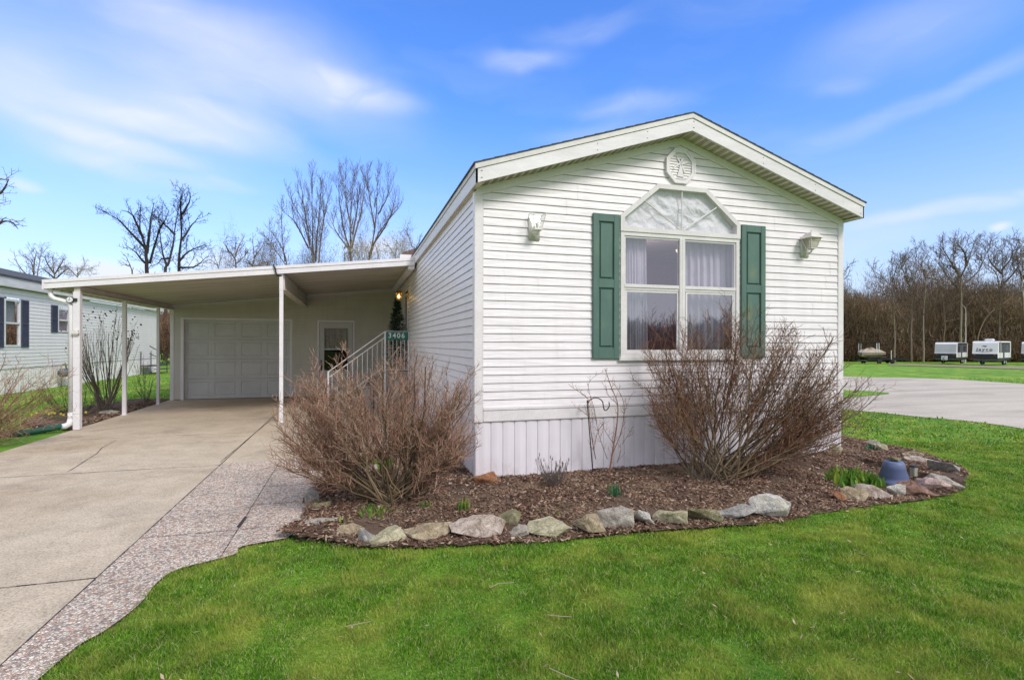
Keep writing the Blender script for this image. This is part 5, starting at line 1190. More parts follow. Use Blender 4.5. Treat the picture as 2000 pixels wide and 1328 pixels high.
# leafy plants
def leaves(name, label, base, n, L, W, mat, seed, up=.8, spr=.06, cat='plant', group=None, bz=bedz, fold=.3):
    rg = np.random.default_rng(seed); V, Q, A = [], [], []
    for i in range(n):
        a = rg.random()*6.283; o = np.array([math.cos(a), math.sin(a), 0]); s = np.array([-math.sin(a), math.cos(a), 0]); p = np.array(base)+rg.normal(size=3)*spr*np.array([1, 1, 0]); ln = L*rg.uniform(.55, 1.1); lean = rg.uniform(.1, 1)*(1.15-up)
        q = len(V); K = 5; rr = rg.random()
        for k in range(K+1):
            t = k/K; c = p+o*ln*lean*(t**1.4)+np.array([0, 0, ln*(up*t+(.25-.6*lean)*t*t*(1 if up < .9 else 0))]); w = W*math.sin(math.pi*min(.97, .12+t*.88))*.5
            V += [c-s*w, c+np.array([0, 0, -w*fold]), c+s*w]; A += [rr]*3
        for k in range(K):
            for e in (0, 1): Q.append([q+3*k+e, q+3*k+e+1, q+3*k+e+4, q+3*k+e+3])
    V = np.array(V)-np.array(base)
    o = npmesh(name, V, Q, mat, None, True, A); o.location = base; return single(o, label, cat, group)
def lp(px, py): q = gp(px, py, -.05); q.z = bedz(q.x, q.y); return tuple(q)
G_ = 'green shoots in the planting bed'
leaves('daffodil', 'bluish green daffodil leaves at the foot of the sapling', lp(1201, 972), 46, .15, .008, LEAFB, 1, .96, .038, group=G_)
leaves('daffodil', 'green daffodil leaves right of the base of the left shrub', lp(906, 1000), 40, .14, .009, LEAF, 2, .94, .035, group=G_)
leaves('daffodil', 'tiny pale green shoots between the left shrub and the daffodil leaves', lp(834, 996), 24, .09, .008, LEAF, 3, .9, .025, group=G_)
leaves('leafy_plant', 'bright green leafy clump seen through the left shrub', lp(735, 918), 110, .15, .026, LEAF, 4, .75, .08, group=G_)
leaves('leafy_plant', 'yellow green leafy clump left of the blue pot', lp(1670, 938), 240, .19, .045, LEAF, 5, .72, .13, group=G_)
leaves('leafy_plant', 'flat green weed leaves on the slab at the left end of the bed', lp(668, 1022), 12, .13, .028, LEAF, 6, .25, .04, group=G_)
leaves('leafy_plant', 'small bluish rosette at the far edge stones', lp(1703, 882), 26, .10, .03, LEAFB, 7, .7, .05, group=G_)
leaves('leafy_plant', 'low green weeds under the left shrub', lp(735, 1003), 150, .06, .014, LEAF, 8, .6, .10, group=G_)
leaves('leafy_plant', 'low green weeds under the big right shrub', lp(1405, 935), 50, .07, .022, LEAF, 9, .6, .10, group=G_)
leaves('leafy_plant', 'sparse low green weeds behind the flat cream stone', lp(1085, 1000), 26, .05, .012, LEAF, 19, .6, .09, group=G_)
d_ = leaves('daffodil', 'yellow flowering daffodils near the green hose', tuple(gp(108, 822, -.12)), 26, .18, .014, LEAF, 10, .95, .09)
# flowers as part of that clump
rg = np.random.default_rng(3); fb = MB(); bx = Vector(gp(108, 822, -.12))
for i in range(13):
    c = bx+Vector((rg.normal(0, .17), rg.normal(0, .08), rg.uniform(.13, .21)))
    for k in range(6):
        a = k*math.pi/3; fb.add([c, c+Vector((.018*math.cos(a-.4), .01, .018*math.sin(a-.4))), c+Vector((.035*math.cos(a), 0, .035*math.sin(a))), c+Vector((.018*math.cos(a+.4), .01, .018*math.sin(a+.4)))], [(0, 1, 2, 3)])
    fb.tube([c, c+Vector((0, -.02, 0))], [.008, .012], 6)
fb.build('flowers', YEL, d_)
# shrubs on the left
sbz = lambda x, y: -.10
b = Vector((-5.95, 15.7, -.08)); k_ = (b.x*S_+b.y*C_)/F
fn = tips_from([(168, 680), (165, 625), (185, 605), (215, 592), (245, 588), (275, 600), (298, 615), (306, 650)], (238, 800), k_, .5, .7); fn.b = b
ts = shrub('tall_shrub', 'tall bare shrub with dried dark flower heads behind the carport posts', tuple(b), fn, 40, 41, STEM_G, TWIG_M, r0=.014, L=.30, tr=.0042, gap=.20, br=.14, up=.35, spread=.3, bend=.15, bz=sbz, lev=0)
rg = np.random.default_rng(9); hd = MB()
for i in range(85):
    c = Vector(fn(rg, 0, 1)); bmh = rock(.032, .032, .032, 400+i % 9); hd.bm(bmh, Matrix.Translation(c))
hd.build('dried_heads', M('dried_heads', (.07, .035, .03), (.03, .018, .02), .9, 20), ts)
b = Vector((-5.75, 17.7, -.08)); k_ = (b.x*S_+b.y*C_)/F
fn = tips_from([(262, 760), (275, 690), (290, 672), (300, 700), (305, 740)], (290, 788), k_, .2, .7); fn.b = b
shrub('bare_shrub', 'small dark upright shrub by the third carport post', tuple(b), fn, 12, 42, STEM_G, TWIG_M, r0=.008, L=.14, tr=.004, gap=.16, br=.05, up=.4, spread=.3, bend=.2, bz=sbz, lev=0)
b = gp(128, 822, -.12)+Vector((.0, .5, 0)); k_ = (b.x*S_+b.y*C_)/F
fn = tips_from([(45, 775), (70, 745), (110, 735), (140, 738), (180, 752), (195, 785)], (128, 822), k_, .4, .5); fn.b = b
shrub('bare_shrub', 'low brown twiggy shrub behind the downspout', tuple(b), fn, 40, 43, TWIG_B, TWIG_B, r0=.006, L=.25, tr=.003, gap=.12, br=.18, up=.3, spread=.4, bend=.4, bz=lambda x, y: -.13)
b = gp(-50, 872, -.12); k_ = (b.x*S_+b.y*C_)/F
fn = tips_from([(60, 850), (115, 800), (140, 765), (145, 720), (95, 700), (60, 688), (20, 690), (-40, 700), (-120, 720)], (-50, 872), k_, .6, .55); fn.b = b
shrub('bare_shrub', 'sprawling pinkish brown bare shrub at the left edge of the photo above the hose', tuple(b), fn, 34, 44, TWIG_R, TWIG_R, r0=.011, L=.34, tr=.0042, gap=.12, br=.15, up=.12, spread=.5, bend=-.1, bz=lambda x, y: -.13, wob=.05)
# ------------------------------------------------------------------ trees behind
def traced(name, label, limbs, d, seed, mat, twmat, r0, L, lev=2, gap=.9, gz=-.12, group=None, scale=(1, 0, 0), up=.25, spread=.5, cat='tree', tr=None, dep=1.6, base=None):
    rg = np.random.default_rng(seed); sc_, ox, oy = scale; X = lambda p: (ox+p[0]/sc_, oy+p[1]/sc_)
    b0 = at_d(*X(limbs[0][0]), d); t = thing(name, label, cat, (b0.x, b0.y, gz), group); tr_ = TW(); cr = TW(); zb = b0.z
    for li, lm in enumerate(limbs):
        dd = 0 if li == 0 else rg.uniform(-1, 1)*dep; P = []
        for i, q in enumerate(lm): P.append(at_d(*X(q), d+dd*(i/(len(lm)-1))))
        if li == 0: P = [Vector((b0.x, b0.y, gz-.1)), (Vector((b0.x, b0.y, gz))+P[0])/2]+P
        P = np.array([list(v) for v in catmull(P, 4)]); P = wig(P, .035 if li else .02, rg); r = r0*(1 if li == 0 else .62*rg.uniform(.8, 1.1))
        (tr_ if li == 0 else cr).poly(P, r*.9, r*.10, 6, rg.random())
        twigs(cr, P, L*(1 if li else .9), (tr or r0*.28), lev, rg, up, spread, gap, .15 if li else .45, .06)
    tr_.build('trunk', mat, t)
    if cr.n: cr.build('crown', twmat, t)
    return t
TG = 'bare trees behind the carport'; S3 = (3.03, 180, 320)
traced('bare_tree', 'black bare tree with one long limb reaching far left behind the carport', [[(330, 650), (322, 560), (318, 500), (300, 440), (285, 370), (290, 230)], [(318, 510), (290, 470), (200, 370), (150, 320), (65, 265)], [(322, 530), (345, 380), (365, 230)], [(340, 590), (400, 400), (430, 340), (460, 270)], [(325, 600), (280, 560), (250, 520), (190, 480)], [(300, 440), (240, 310), (170, 275)]], 34, 1, BARK_D, BARK_D, .17, 1.35, 2, .34, group=TG, scale=S3, tr=.019)
traced('bare_tree', 'dark bare tree with crossing upright limbs behind the carport roof', [[(435, 640), (455, 590), (485, 470), (495, 380), (520, 250)], [(440, 600), (410, 520), (385, 300)], [(490, 420), (420, 350), (385, 310)], [(460, 560), (410, 560), (380, 600)]], 54, 2, BARK_D, BARK_D, .22, 2.0, 2, .50, group=TG, scale=S3, tr=.028)
traced('bare_tree', 'tall black bare tree with a narrow pointed top behind the carport', [[(510, 635), (515, 560), (530, 430), (530, 290), (545, 145)], [(528, 450), (590, 360), (640, 290)], [(518, 570), (570, 510), (680, 465)], [(512, 610), (600, 605), (690, 540)], [(530, 330), (520, 230), (530, 160)], [(532, 300), (575, 230), (590, 170)]], 35, 3, BARK_D, BARK_D, .15, 1.35, 2, .34, group=TG, scale=S3, tr=.019)
traced('bare_tree', 'small leaning bare tree left of the black trees behind the carport', [[(235, 655), (225, 610), (200, 550), (160, 510)], [(222, 600), (180, 590), (150, 590)]], 34, 4, BARK_M, BARK_M, .07, .6, 1, .4, group=TG, scale=S3, tr=.018)
traced('bare_tree', 'tall bare tree of fanning upright stems behind the middle of the carport roof', [[(1310, 590), (1290, 480), (1250, 330), (1160, 170)], [(1300, 540), (1300, 400), (1300, 50)], [(1320, 580), (1340, 300), (1355, 90)], [(1340, 585), (1375, 300), (1410, 160)], [(1280, 500), (1200, 350), (1110, 270)], [(1290, 480), (1250, 250), (1225, 100)]], 44, 5, BARK_M, BARK_M, .14, 2.0, 2, .42, group=TG, scale=S3, up=.5, spread=.36, tr=.017)
traced('bare_tree', 'tallest bare tree with a dense spire top, left of the corner roof', [[(1530, 580), (1530, 450), (1530, 300), (1550, 40)], [(1528, 540), (1470, 320), (1445, 50)], [(1535, 500), (1600, 250), (1620, 70)], [(1525, 520), (1440, 400), (1405, 330)], [(1532, 380), (1500, 250), (1490, 60)], [(1540, 420), (1570, 250), (1560, 80)]], 43, 6, BARK_M, BARK_M, .16, 2.0, 2, .42, group=TG, scale=S3, up=.5, spread=.36, tr=.017)
traced('bare_tree', 'broad bare tree curving right beside the tallest one behind the carport', [[(1640, 575), (1665, 450), (1690, 250), (1695, 20)], [(1645, 540), (1700, 400), (1820, 240)], [(1650, 500), (1760, 330), (1800, 190)], [(1670, 380), (1640, 200), (1630, 30)], [(1690, 300), (1740, 200), (1755, 90)]], 45, 7, BARK_M, BARK_M, .14, 2.0, 2, .42, group=TG, scale=S3, up=.45, spread=.38, tr=.017)
traced('bare_tree', 'slender bare tree of two thin stems left of the tall fanning one', [[(1150, 605), (1120, 500), (1060, 400), (1040, 320)], [(1140, 580), (1125, 420), (1120, 270)], [(1145, 600), (1040, 450), (990, 400)]], 42, 8, BARK_M, BARK_M, .09, 1.4, 2, .38, group=TG, scale=S3, up=.4, tr=.018)
traced('bare_tree', 'gnarled small bare tree over the middle carport joint', [[(850, 615), (845, 560), (850, 430)], [(848, 570), (800, 500), (770, 455)], [(848, 550), (880, 470), (900, 440)], [(852, 590), (900, 560), (920, 520)]], 38, 9, BARK_M, BARK_M, .10, 1.1, 2, .32, group=TG, scale=S3, up=.15, spread=.6, tr=.02)
traced('bare_tree', 'small crooked bare tree between the gnarled one and the slender stems', [[(950, 612), (960, 560), (950, 470), (950, 400)], [(955, 560), (1010, 480), (1020, 430)], [(950, 600), (890, 550)], [(950, 610), (1080, 560), (1060, 500)]], 38, 10, BARK_M, BARK_M, .09, 1.1, 2, .32, group=TG, scale=S3, up=.15, spread=.6, tr=.02)
traced('bare_tree', 'thin low bare tree right of the black trees behind the carport', [[(750, 625), (735, 570), (712, 505)], [(745, 610), (690, 570), (650, 590)], [(750, 600), (775, 540), (765, 500)]], 36, 11, BARK_M, BARK_M, .05, .7, 2, .4, group=TG, scale=S3, tr=.014)
traced('bare_tree', 'crooked bare tree just left of the corner of the main roof', [[(1910, 530), (1890, 480), (1860, 380), (1880, 310)], [(1905, 520), (1930, 460), (1950, 400)], [(1880, 450), (1840, 390), (1815, 440)]], 40, 12, BARK_M, BARK_M, .07, .7, 1, .4, group=TG, scale=S3, tr=.018)
bt = traced('blossom_tree', 'small pale budding tree above the right end of the carport roof', [[(1790, 570), (1790, 520), (1795, 430)], [(1790, 540), (1750, 480), (1740, 450)], [(1790, 530), (1830, 480), (1850, 450)], [(1700, 570), (1680, 500), (1660, 470)]], 37, 13, BARK_P, BARK_P, .07, .7, 2, .3, group=TG, scale=S3, tr=.016, up=.1, spread=.6)
def puffs(t, ctr, rad, n, size, mat, seed, name='buds'):
    rg = np.random.default_rng(seed); V, Q, A = [], [], []
    for i in range(n):
        v = rg.normal(size=3); v = unit(v)*rg.random()**.4; c = np.array(ctr)+v*np.array(rad); a = rg.normal(size=3)*size; b_ = rg.normal(size=3)*size; q = len(V); V += [c, c+a, c+b_]; Q.append([q, q+1, q+2]); A += [rg.random()]*3
    npmesh(name, V, Q, mat, t, attr=A)
BUD = m_rnd('pale_buds', [(0, (.22, .17, .11)), (.5, (.42, .34, .26)), (1, (.62, .56, .48))])
puffs(bt, at_d(180+1795/3.03, 320+500/3.03, 37), (1.3, 1.2, 1.25), 2600, .035, BUD, 2)
bt2 = traced('blossom_tree', 'low crooked pale budding tree in front of the tallest tree', [[(1490, 585), (1488, 520), (1470, 480)], [(1490, 540), (1530, 500), (1560, 520)], [(1580, 580), (1570, 500), (1620, 480)], [(1490, 500), (1510, 465)]], 38, 15, BARK_P, BARK_P, .08, .8, 2, .3, group=TG, scale=S3, tr=.018, up=.1, spread=.6)
puffs(bt2, at_d(180+1600/3.03, 320+520/3.03, 38), (2.3, 1.2, .9), 2200, .03, BUD, 3)
LG = 'bare trees over the neighbour home'; S5 = (2.33, 0, 330)
traced('bare_tree', 'bare forked tree over the roof of the neighbour home, left of the round crowned one', [[(150, 530), (150, 480), (140, 430), (105, 385)], [(150, 520), (100, 460), (60, 405)], [(165, 530), (175, 450), (188, 345)], [(150, 470), (160, 410), (165, 375)]], 48, 16, BARK_D, BARK_M, .13, 1.5, 2, .4, gz=-.15, group=LG, scale=S5, tr=.02)
traced('bare_tree', 'round crowned bare tree over the roof of the neighbour home', [[(250, 510), (245, 450), (240, 385)], [(248, 480), (205, 420), (200, 390)], [(248, 480), (290, 420), (285, 395)], [(250, 500), (215, 470), (190, 450)], [(250, 500), (300, 460), (320, 440)]], 50, 17, BARK_M, BARK_M, .13, 1.6, 2, .36, gz=-.15, group=LG, scale=S5, tr=.02, up=.1, spread=.6)
traced('bare_tree', 'low spreading pale bare tree at the right end of the trees over the neighbour home', [[(350, 505), (350, 470), (345, 440)], [(350, 490), (310, 450), (300, 440)], [(350, 490), (390, 450), (415, 470)], [(350, 480), (380, 440)]], 50, 18, BARK_M, BARK_P, .10, 1.4, 2, .34, gz=-.15, group=LG, scale=S5, tr=.018, up=.05, spread=.65)
traced('bare_tree', 'bare tree at the left edge of the photo showing only its outer branches', [[(-160, 560), (-150, 350), (-130, 100), (-100, -100)], [(-150, 300), (-60, 150), (10, 100), (45, 40)], [(-155, 420), (-60, 300), (20, 240), (75, 275)], [(-140, 200), (-40, 60), (30, 55)], [(-155, 350), (-40, 260), (30, 215)]], 24, 19, BARK_M, BARK_M, .2, 1.1, 2, .5, gz=-.15, group=LG, scale=S5, tr=.018, up=.1)
# ---- right hand woodland
RG = 'bare trees along the wood edge'; S4 = (4.283, 1640, 430)
def rt(label, limbs, d, seed, r0, L=2.0, lev=2, gap=.62, mat=BARK_P, tw=BARK_M, up=.3, spread=.5, tr=.042): traced('sycamore', label, limbs, d-2, seed, mat, tw, r0*.72, L*1.75, lev, gap, gz=-1.35, group=RG, scale=S4, tr=tr, up=up, spread=spread, dep=4)
rt('tallest pale limbed sycamore between the two trailers, with a spire top', [[(1015, 1000), (1020, 700), (1010, 480), (960, 350), (960, 130)], [(1010, 480), (1080, 330), (1130, 180)], [(1000, 470), (900, 300), (830, 180)], [(1018, 540), (1150, 430), (1260, 200)], [(1015, 600), (920, 500), (800, 320)], [(1060, 380), (1040, 270), (990, 200)]], 88, 51, .42, tr=.045)
rt('wide crowned sycamore above the trailer with the logo', [[(1330, 950), (1335, 700), (1350, 560), (1360, 400), (1350, 170)], [(1340, 600), (1290, 430), (1100, 300)], [(1345, 560), (1470, 420), (1530, 280)], [(1355, 450), (1250, 330), (1240, 200)], [(1355, 420), (1440, 300), (1430, 180)]], 90, 52, .40)
rt('pale trunk leaning right across the wood behind the trailer with the logo', [[(1160, 960), (1250, 790), (1420, 660), (1530, 570)], [(1250, 780), (1180, 700), (1100, 640)], [(1330, 710), (1480, 700), (1540, 690)]], 88, 53, .22, 1.8, 2, .9, mat=BARK_M)
rt('slim bare tree with a pale forked trunk left of the grey fronted trailer', [[(600, 950), (605, 760), (590, 600), (560, 450), (540, 310)], [(600, 700), (640, 450), (640, 230)], [(600, 800), (630, 720), (615, 640)], [(590, 560), (520, 400), (500, 330)]], 86, 54, .24, 1.6)
rt('bare tree with a crooked white limb directly left of the grey fronted trailer', [[(700, 960), (700, 780), (720, 500), (710, 220)], [(700, 790), (760, 740), (790, 690)], [(720, 480), (830, 500), (880, 520)], [(718, 500), (680, 330), (690, 290)]], 86, 55, .24, 1.6)
rt('bare tree above the parked boat with a broken pale limb', [[(460, 960), (450, 760), (440, 520), (430, 300)], [(450, 700), (510, 790), (575, 855)], [(445, 560), (380, 500), (320, 450), (240, 385)], [(440, 520), (480, 380), (520, 300)]], 87, 56, .22, 1.6)
rt('dark bare tree leaning left behind the grey fronted trailer', [[(870, 980), (880, 850), (850, 600), (780, 450), (700, 340)], [(870, 800), (960, 640), (1010, 560)], [(880, 850), (1000, 820), (1040, 800)]], 89, 57, .24, 1.6, mat=BARK_M)
rt('pale bare tree at the right edge of the photo', [[(1560, 980), (1545, 700), (1530, 450), (1530, 120)], [(1540, 560), (1490, 400), (1480, 300)], [(1535, 480), (1620, 330), (1650, 200)]], 88, 58, .34)
rt('low pale forked tree trunk behind the roof of the grey fronted trailer', [[(1050, 960), (1050, 800), (1045, 740), (1010, 700)], [(1048, 760), (1065, 700)]], 85, 59, .2, 1.0, 1, 1.4)
# more trees hidden by the house keep the wood complete
rt('bare tree left of the boat, its twigs showing beside the corner of the mobile home', [[(-60, 960), (-50, 700), (-30, 560), (40, 440), (90, 360)], [(-40, 600), (20, 500), (90, 490)], [(-50, 650), (-120, 450), (-140, 350)]], 80, 60, .26, 1.3)
def woods(name, label, corners, hgt, n, seed, mat, gz=-1.3, wid=.05, ln=1.6):
    rg = np.random.default_rng(seed); (ax, ay), (bx, by), dep = corners; u = rg.random(n); v = rg.random(n); nrm = np.array([-(by-ay), bx-ax]); nrm = nrm/np.linalg.norm(nrm)
    X = ax+(bx-ax)*u+nrm[0]*v*dep; Y = ay+(by-ay)*u+nrm[1]*v*dep
    H = hgt*(.78+.16*np.sin(u*29+2)+.08*np.sin(u*91)+.06*np.sin(u*233))*(.62+.38*v); zz = rg.random(n)**.72; Z = gz+zz*H
    an = rg.random(n)*6.283; el = np.where(rg.random(n) < .55, rg.uniform(.9, 1.57, n), rg.uniform(-.1, 1.2, n)); L_ = ln*rg.uniform(.4, 1.3, n)*(1.25-.6*zz)
    D = np.stack([np.cos(an)*np.cos(el), np.sin(an)*np.cos(el), np.sin(el)], 1); S = np.cross(D, rg.normal(size=(n, 3))); S /= np.linalg.norm(S, axis=1)[:, None]
    p = np.stack([X, Y, Z], 1); w = (wid*rg.uniform(.4, 1.2, n)*(1.3-.75*zz))[:, None]*S
    V = np.stack([p-w, p+w, p+D*L_[:, None]+w*.4, p+D*L_[:, None]-w*.4], 1).reshape(-1, 3); Q = (np.arange(n)*4)[:, None]+np.array([0, 1, 2, 3])
    return stuff(npmesh(name, V, Q, mat, None, attr=np.repeat(np.clip(rg.random(n)*.85+.12*np.sin(u*40), 0, 1), 4)), label, 'woodland')
woods('woodland', 'dense leafless brown wood behind the parked trailers', ((28, 87), (146, 46), 24), 20.5, 300000, 1, WOODS, wid=.05, ln=1.7)
THK = m_rnd('russet_thicket', [(0, (.07, .04, .024)), (.5, (.15, .085, .05)), (1, (.26, .17, .11))])
woods('thicket', 'russet brushy thicket at the foot of the wood', ((32, 84), (142, 46), 6), 5.5, 60000, 2, THK, wid=.035, ln=1.0)
woods('hedge_thicket', 'brown thicket seen between the garage and the neighbour home', ((-34, 44), (16, 52), 8), 6.0, 50000, 3, THK, gz=-.15, wid=.03, ln=.9)
woods('far_woodland', 'distant leafless wood behind the homes', ((-90, 110), (40, 108), 20), 11, 50000, 4, WOODS, gz=-.6, wid=.08, ln=2)
woods('rear_brush', 'fine twiggy brush showing above the carport roof', ((-12.5, 53), (7, 48), 5), 14.5, 42000, 6, BARK_M, gz=-.15, wid=.014, ln=1.6)
woods('upper_woodland', 'thin upper twigs of the wood reaching above the dense mass', ((60, 74), (146, 45), 20), 21, 60000, 7, BARK_M, wid=.03, ln=1.5)
woods('opposite_woodland', 'leafless wood far behind the viewer across the park', ((130, -75), (-70, -95), 18), 10, 24000, 8, m_rnd('grey_far_twigs', [(0, (.24, .22, .21)), (1, (.42, .40, .38))]), gz=-.6, wid=.22, ln=3)
# ground rising gently under the wood
hx = np.linspace(-120, 190, 60); V = []
for i, x in enumerate(hx):
    y0 = 96+(x-34)*-.345 if x > 34 else 108
    for k in range(8): V.append((x+k*4*.33*(x > 34), y0+6+k*6, -1.6+6.5*smooth(0, 7, k)+.8*math.sin(x*.13+k)))
Q = [[i*8+k, (i+1)*8+k, (i+1)*8+k+1, i*8+k+1] for i in range(59) for k in range(7)]
struct(npmesh('hill', V, Q, M('leaf_litter_slope', (.11, .075, .045), (.06, .045, .03), .95, .8), None, True), 'leaf covered rise under the wood', 'hill')
# ------------------------------------------------------------------ trailers and boat
RVW = M('trailer_white', (.78, .78, .79), (.72, .72, .74), .3, .5); RVG = M('trailer_silver', (.50, .51, .54), (.44, .45, .48), .35, .5)
RVD = M('trailer_graphite', (.10, .10, .12), (.07, .07, .085), .8, 1, spec=.15); RVB = M('trailer_black', (.012, .013, .018), None, .4, 2); TYRE = M('tyre', (.02, .02, .02), None, .85, 8); WIN_ = M('tinted_window', (.02, .02, .028), None, .12, 1)
def trailer(name, label, px, py, d, axis_off, L=6.6, h=3.0, kind=0):
    c = at_d(px, py, d); z0 = zt(c.x, c.y)+.05; view = math.atan2(c.x, c.y)         # bearing of the spot
    t = thing(name, label, 'travel trailer', (0, 0, 0), 'travel trailers parked at the wood edge'); W = 2.42; hb = .62
    prof = [(0, hb+.05), (0, hb+.75), (.10, hb+1.0), (.38, h-.22), (.55, h-.06), (.75, h), (L-.3, h), (L, h-.25), (L, hb)]
    b = MB(); b.prism([(-W/2, y, z) for y, z in prof], (W, 0, 0)); b.build('body', RVW, t)
    b = MB(); b.prism([(-W/2-.02, y, z) for y, z in [(-.035, hb+.08), (-.035, hb+.80), (.0, hb+.80), (.02, hb+.08)]], (W+.04, 0, 0)); b.box(-W/2-.015, -W/2+.02, -.02, L, hb+.0, hb+.30).box(W/2-.02, W/2+.015, -.02, L, hb+.0, hb+.30)
    b.box(-W/2+.1, W/2-.1, .05, L-.1, hb-.12, hb+.04); b.build('lower_cap', RVB, t)
    if kind == 0:
        b = MB(); b.prism([(-W/2+.04, -.02+y, z) for y, z in [(0, hb+.82), (.10, hb+1.02), (.36, h-.26), (.40, h-.26), (.14, hb+1.0), (.04, hb+.82)]], (W-.08, 0, 0)); b.build('silver_cap', RVG, t)
    b = MB()
    for s in (-1, 1):
        x = s*(W/2+.008); b.box(min(x, x-s*.02), max(x, x-s*.02), .75, L-.35, hb+.95, h-.18)
    b.build('dark_side_band', RVD, t)
    for s in (-1, 1):
        for y0, y1, za, zb in ((1.1, 2.0, 1.75, 2.5), (3.9, 5.2, 1.75, 2.5)):
            b = MB(); x = s*(W/2+.02); b.box(min(x, x-s*.015), max(x, x-s*.015), y0, y1, za, zb); b.build('window', WIN_, t)
        b = MB(); x = s*(W/2+.03); b.box(min(x, x-s*.04), max(x, x-s*.04), 2.6, 3.25, .75, 2.7); b.build('door', RVD, t)
        b = MB(); x = s*(W/2+.12); b.tube([(x, .9, h-.12), (x, 5.6, h-.12)], .07, 8); b.tube([(x, .95, 1.0), (x, .95, h-.15)], .03, 6); b.tube([(x, 5.55, 1.0), (x, 5.55, h-.15)], .03, 6); b.build('awning', WHITE if kind else RVD, t)
        for y in (3.55, 4.4):
            w = MB(); w.lathe([(0, -.11), (.2, -.11), (.34, -.09), (.36, 0), (.34, .09), (.2, .11), (0, .11)], (0, 0, 0), 20)
            m4 = Matrix.Translation((s*(W/2-.16), y, .36)) @ Matrix.Rotation(R(90), 4, 'Y'); w.v = [tuple(m4 @ Vector(v)) for v in w.v]; ww = w.build('wheel', TYRE, t)
            r_ = MB(); r_.lathe([(0, -.115), (.17, -.12), (.18, -.10)], (0, 0, 0), 14); r_.lathe([(0, .115), (.17, .12), (.18, .10)], (0, 0, 0), 14); r_.v = [tuple(m4 @ Vector(v)) for v in r_.v]; r_.build('rim', RVG, ww)
    b = MB(); b.tube([(-.55, 0, .5), (0, -1.25, .5)], .05, 6).tube([(.55, 0, .5), (0, -1.25, .5)], .05, 6).tube([(0, -1.1, .05), (0, -1.1, .95)], .035, 8).box(-.12, .12, -1.2, -1.0, 0, .05); b.build('hitch', RVB, t)
    if kind == 0: b = MB(); b.bbox(-.32, -.02, -.55, -.2, .55, 1.12, .03).bbox(.02, .32, -.55, -.2, .55, 1.12, .03); b.build('gas_cover', RVW, t)
    b = MB()
    if kind == 0: b.bbox(-.1, .5, 1.6, 2.5, h, h+.14, .04)
    else: b.bbox(-.4, .4, 1.8, 2.9, h, h+.32, .08)
    b.build('roof_unit', RVD if kind == 0 else RVW, t)
    # emblem on the front
    sl = math.atan2(.28, h-.22-hb-1.0); m4 = Matrix.Translation((-.05, .20, hb+1.34)) @ Matrix.Rotation(R(90)-sl, 4, 'X'); e = MB(); e.mi = 0
    m5 = Matrix.Translation((0, -.03, 0)) @ m4
    if kind:
        put_text(e, 'Jayco', .50, m5, .01, 1.15)
        arc = [(math.cos(R(a))*.78, math.sin(R(a))*.30-.02, 0) for a in range(200, 341, 10)]; e.tube([m5 @ Vector(p) for p in arc], .018, 5)
        for P in (((-.30, .38), (-.10, .52), (.05, .46), (.28, .56), (.10, .40), (-.08, .40)), ((-.10, .40), (.10, .40), (.22, .33), (.0, .33))): e.add([m5 @ Vector((x, y, .01)) for x, y in P], [tuple(range(len(P)))])
    else:
        for k in range(5): e.add([m5 @ Vector((-.50+k*.21+a, bb, .01)) for a, bb in ((0, -.05), (.15, -.05), (.18, .09), (.03, .09))], [(0, 1, 2, 3)])
        e.add([m5 @ Vector(p) for p in ((-.6, .14, .01), (.55, .14, .01), (.5, .18, .01), (-.5, .18, .01))], [(0, 1, 2, 3)])
    e.build('emblem', RVB if kind else RVD, t)
    for s in (-1, 1):
        b = MB(); b.box(s*.95-.08, s*.95+.08, -.05, -.03, hb+.62, hb+.68); b.build('marker_light', M('amber_lens', (.5, .2, .03)) if 'amber_lens' not in bpy.data.materials else bpy.data.materials['amber_lens'], t)
    t.location = (c.x, c.y, z0); t.rotation_euler = (0, 0, -view+axis_off); return t
trailer('travel_trailer', 'grey fronted travel trailer with a white gas bottle cover, parked at the wood edge', 1846, 700, 74.5, R(-12), kind=0)
trailer('travel_trailer', 'white fronted travel trailer with a curved dark logo, parked right of the grey fronted one', 1923, 700, 66, R(-12), kind=1)
trailer('travel_trailer', 'travel trailer cut off by the right edge of the photo', 2019, 700, 70, R(-8), kind=0)
def wheel(par, c, r=.32):
    w = MB(); w.lathe([(0, -.1), (r*.6, -.1), (r*.95, -.08), (r, 0), (r*.95, .08), (r*.6, .1), (0, .1)], (0, 0, 0), 18); m4 = Matrix.Translation(c) @ Matrix.Rotation(R(90), 4, 'Y'); w.v = [tuple(m4 @ Vector(v)) for v in w.v]; w.build('wheel', TYRE, par)
c = at_d(1698, 700, 76); z0 = zt(c.x, c.y)+.02; bt = thing('boat', 'tan covered motor boat with a folded canopy frame on a trailer', 'boat', (0, 0, 0))
H_ = MB(); st = []
for k in range(9):
    y = -2.8+5.6*k/8; w = 1.15*min(1, (1.05-max(0, -y/2.8)**2.5)); kz = .75+.35*max(0, -y/2.8)**2
    st.append([(-w, y, 1.62), (-w*.96, y, 1.30), (-w*.6, y, kz+.15), (0, y, kz), (w*.6, y, kz+.15), (w*.96, y, 1.30), (w, y, 1.62)])
vs = [p for s in st for p in s]; H_.add(vs, [(i*7+j, i*7+j+1, (i+1)*7+j+1, (i+1)*7+j) for i in range(8) for j in range(6)]+[tuple(range(56, 63))]); H_.build('hull', M('boat_hull', (.30, .25, .20), (.20, .17, .15), .4, 2), bt)
Cv = MB(); n = 12; vs = []
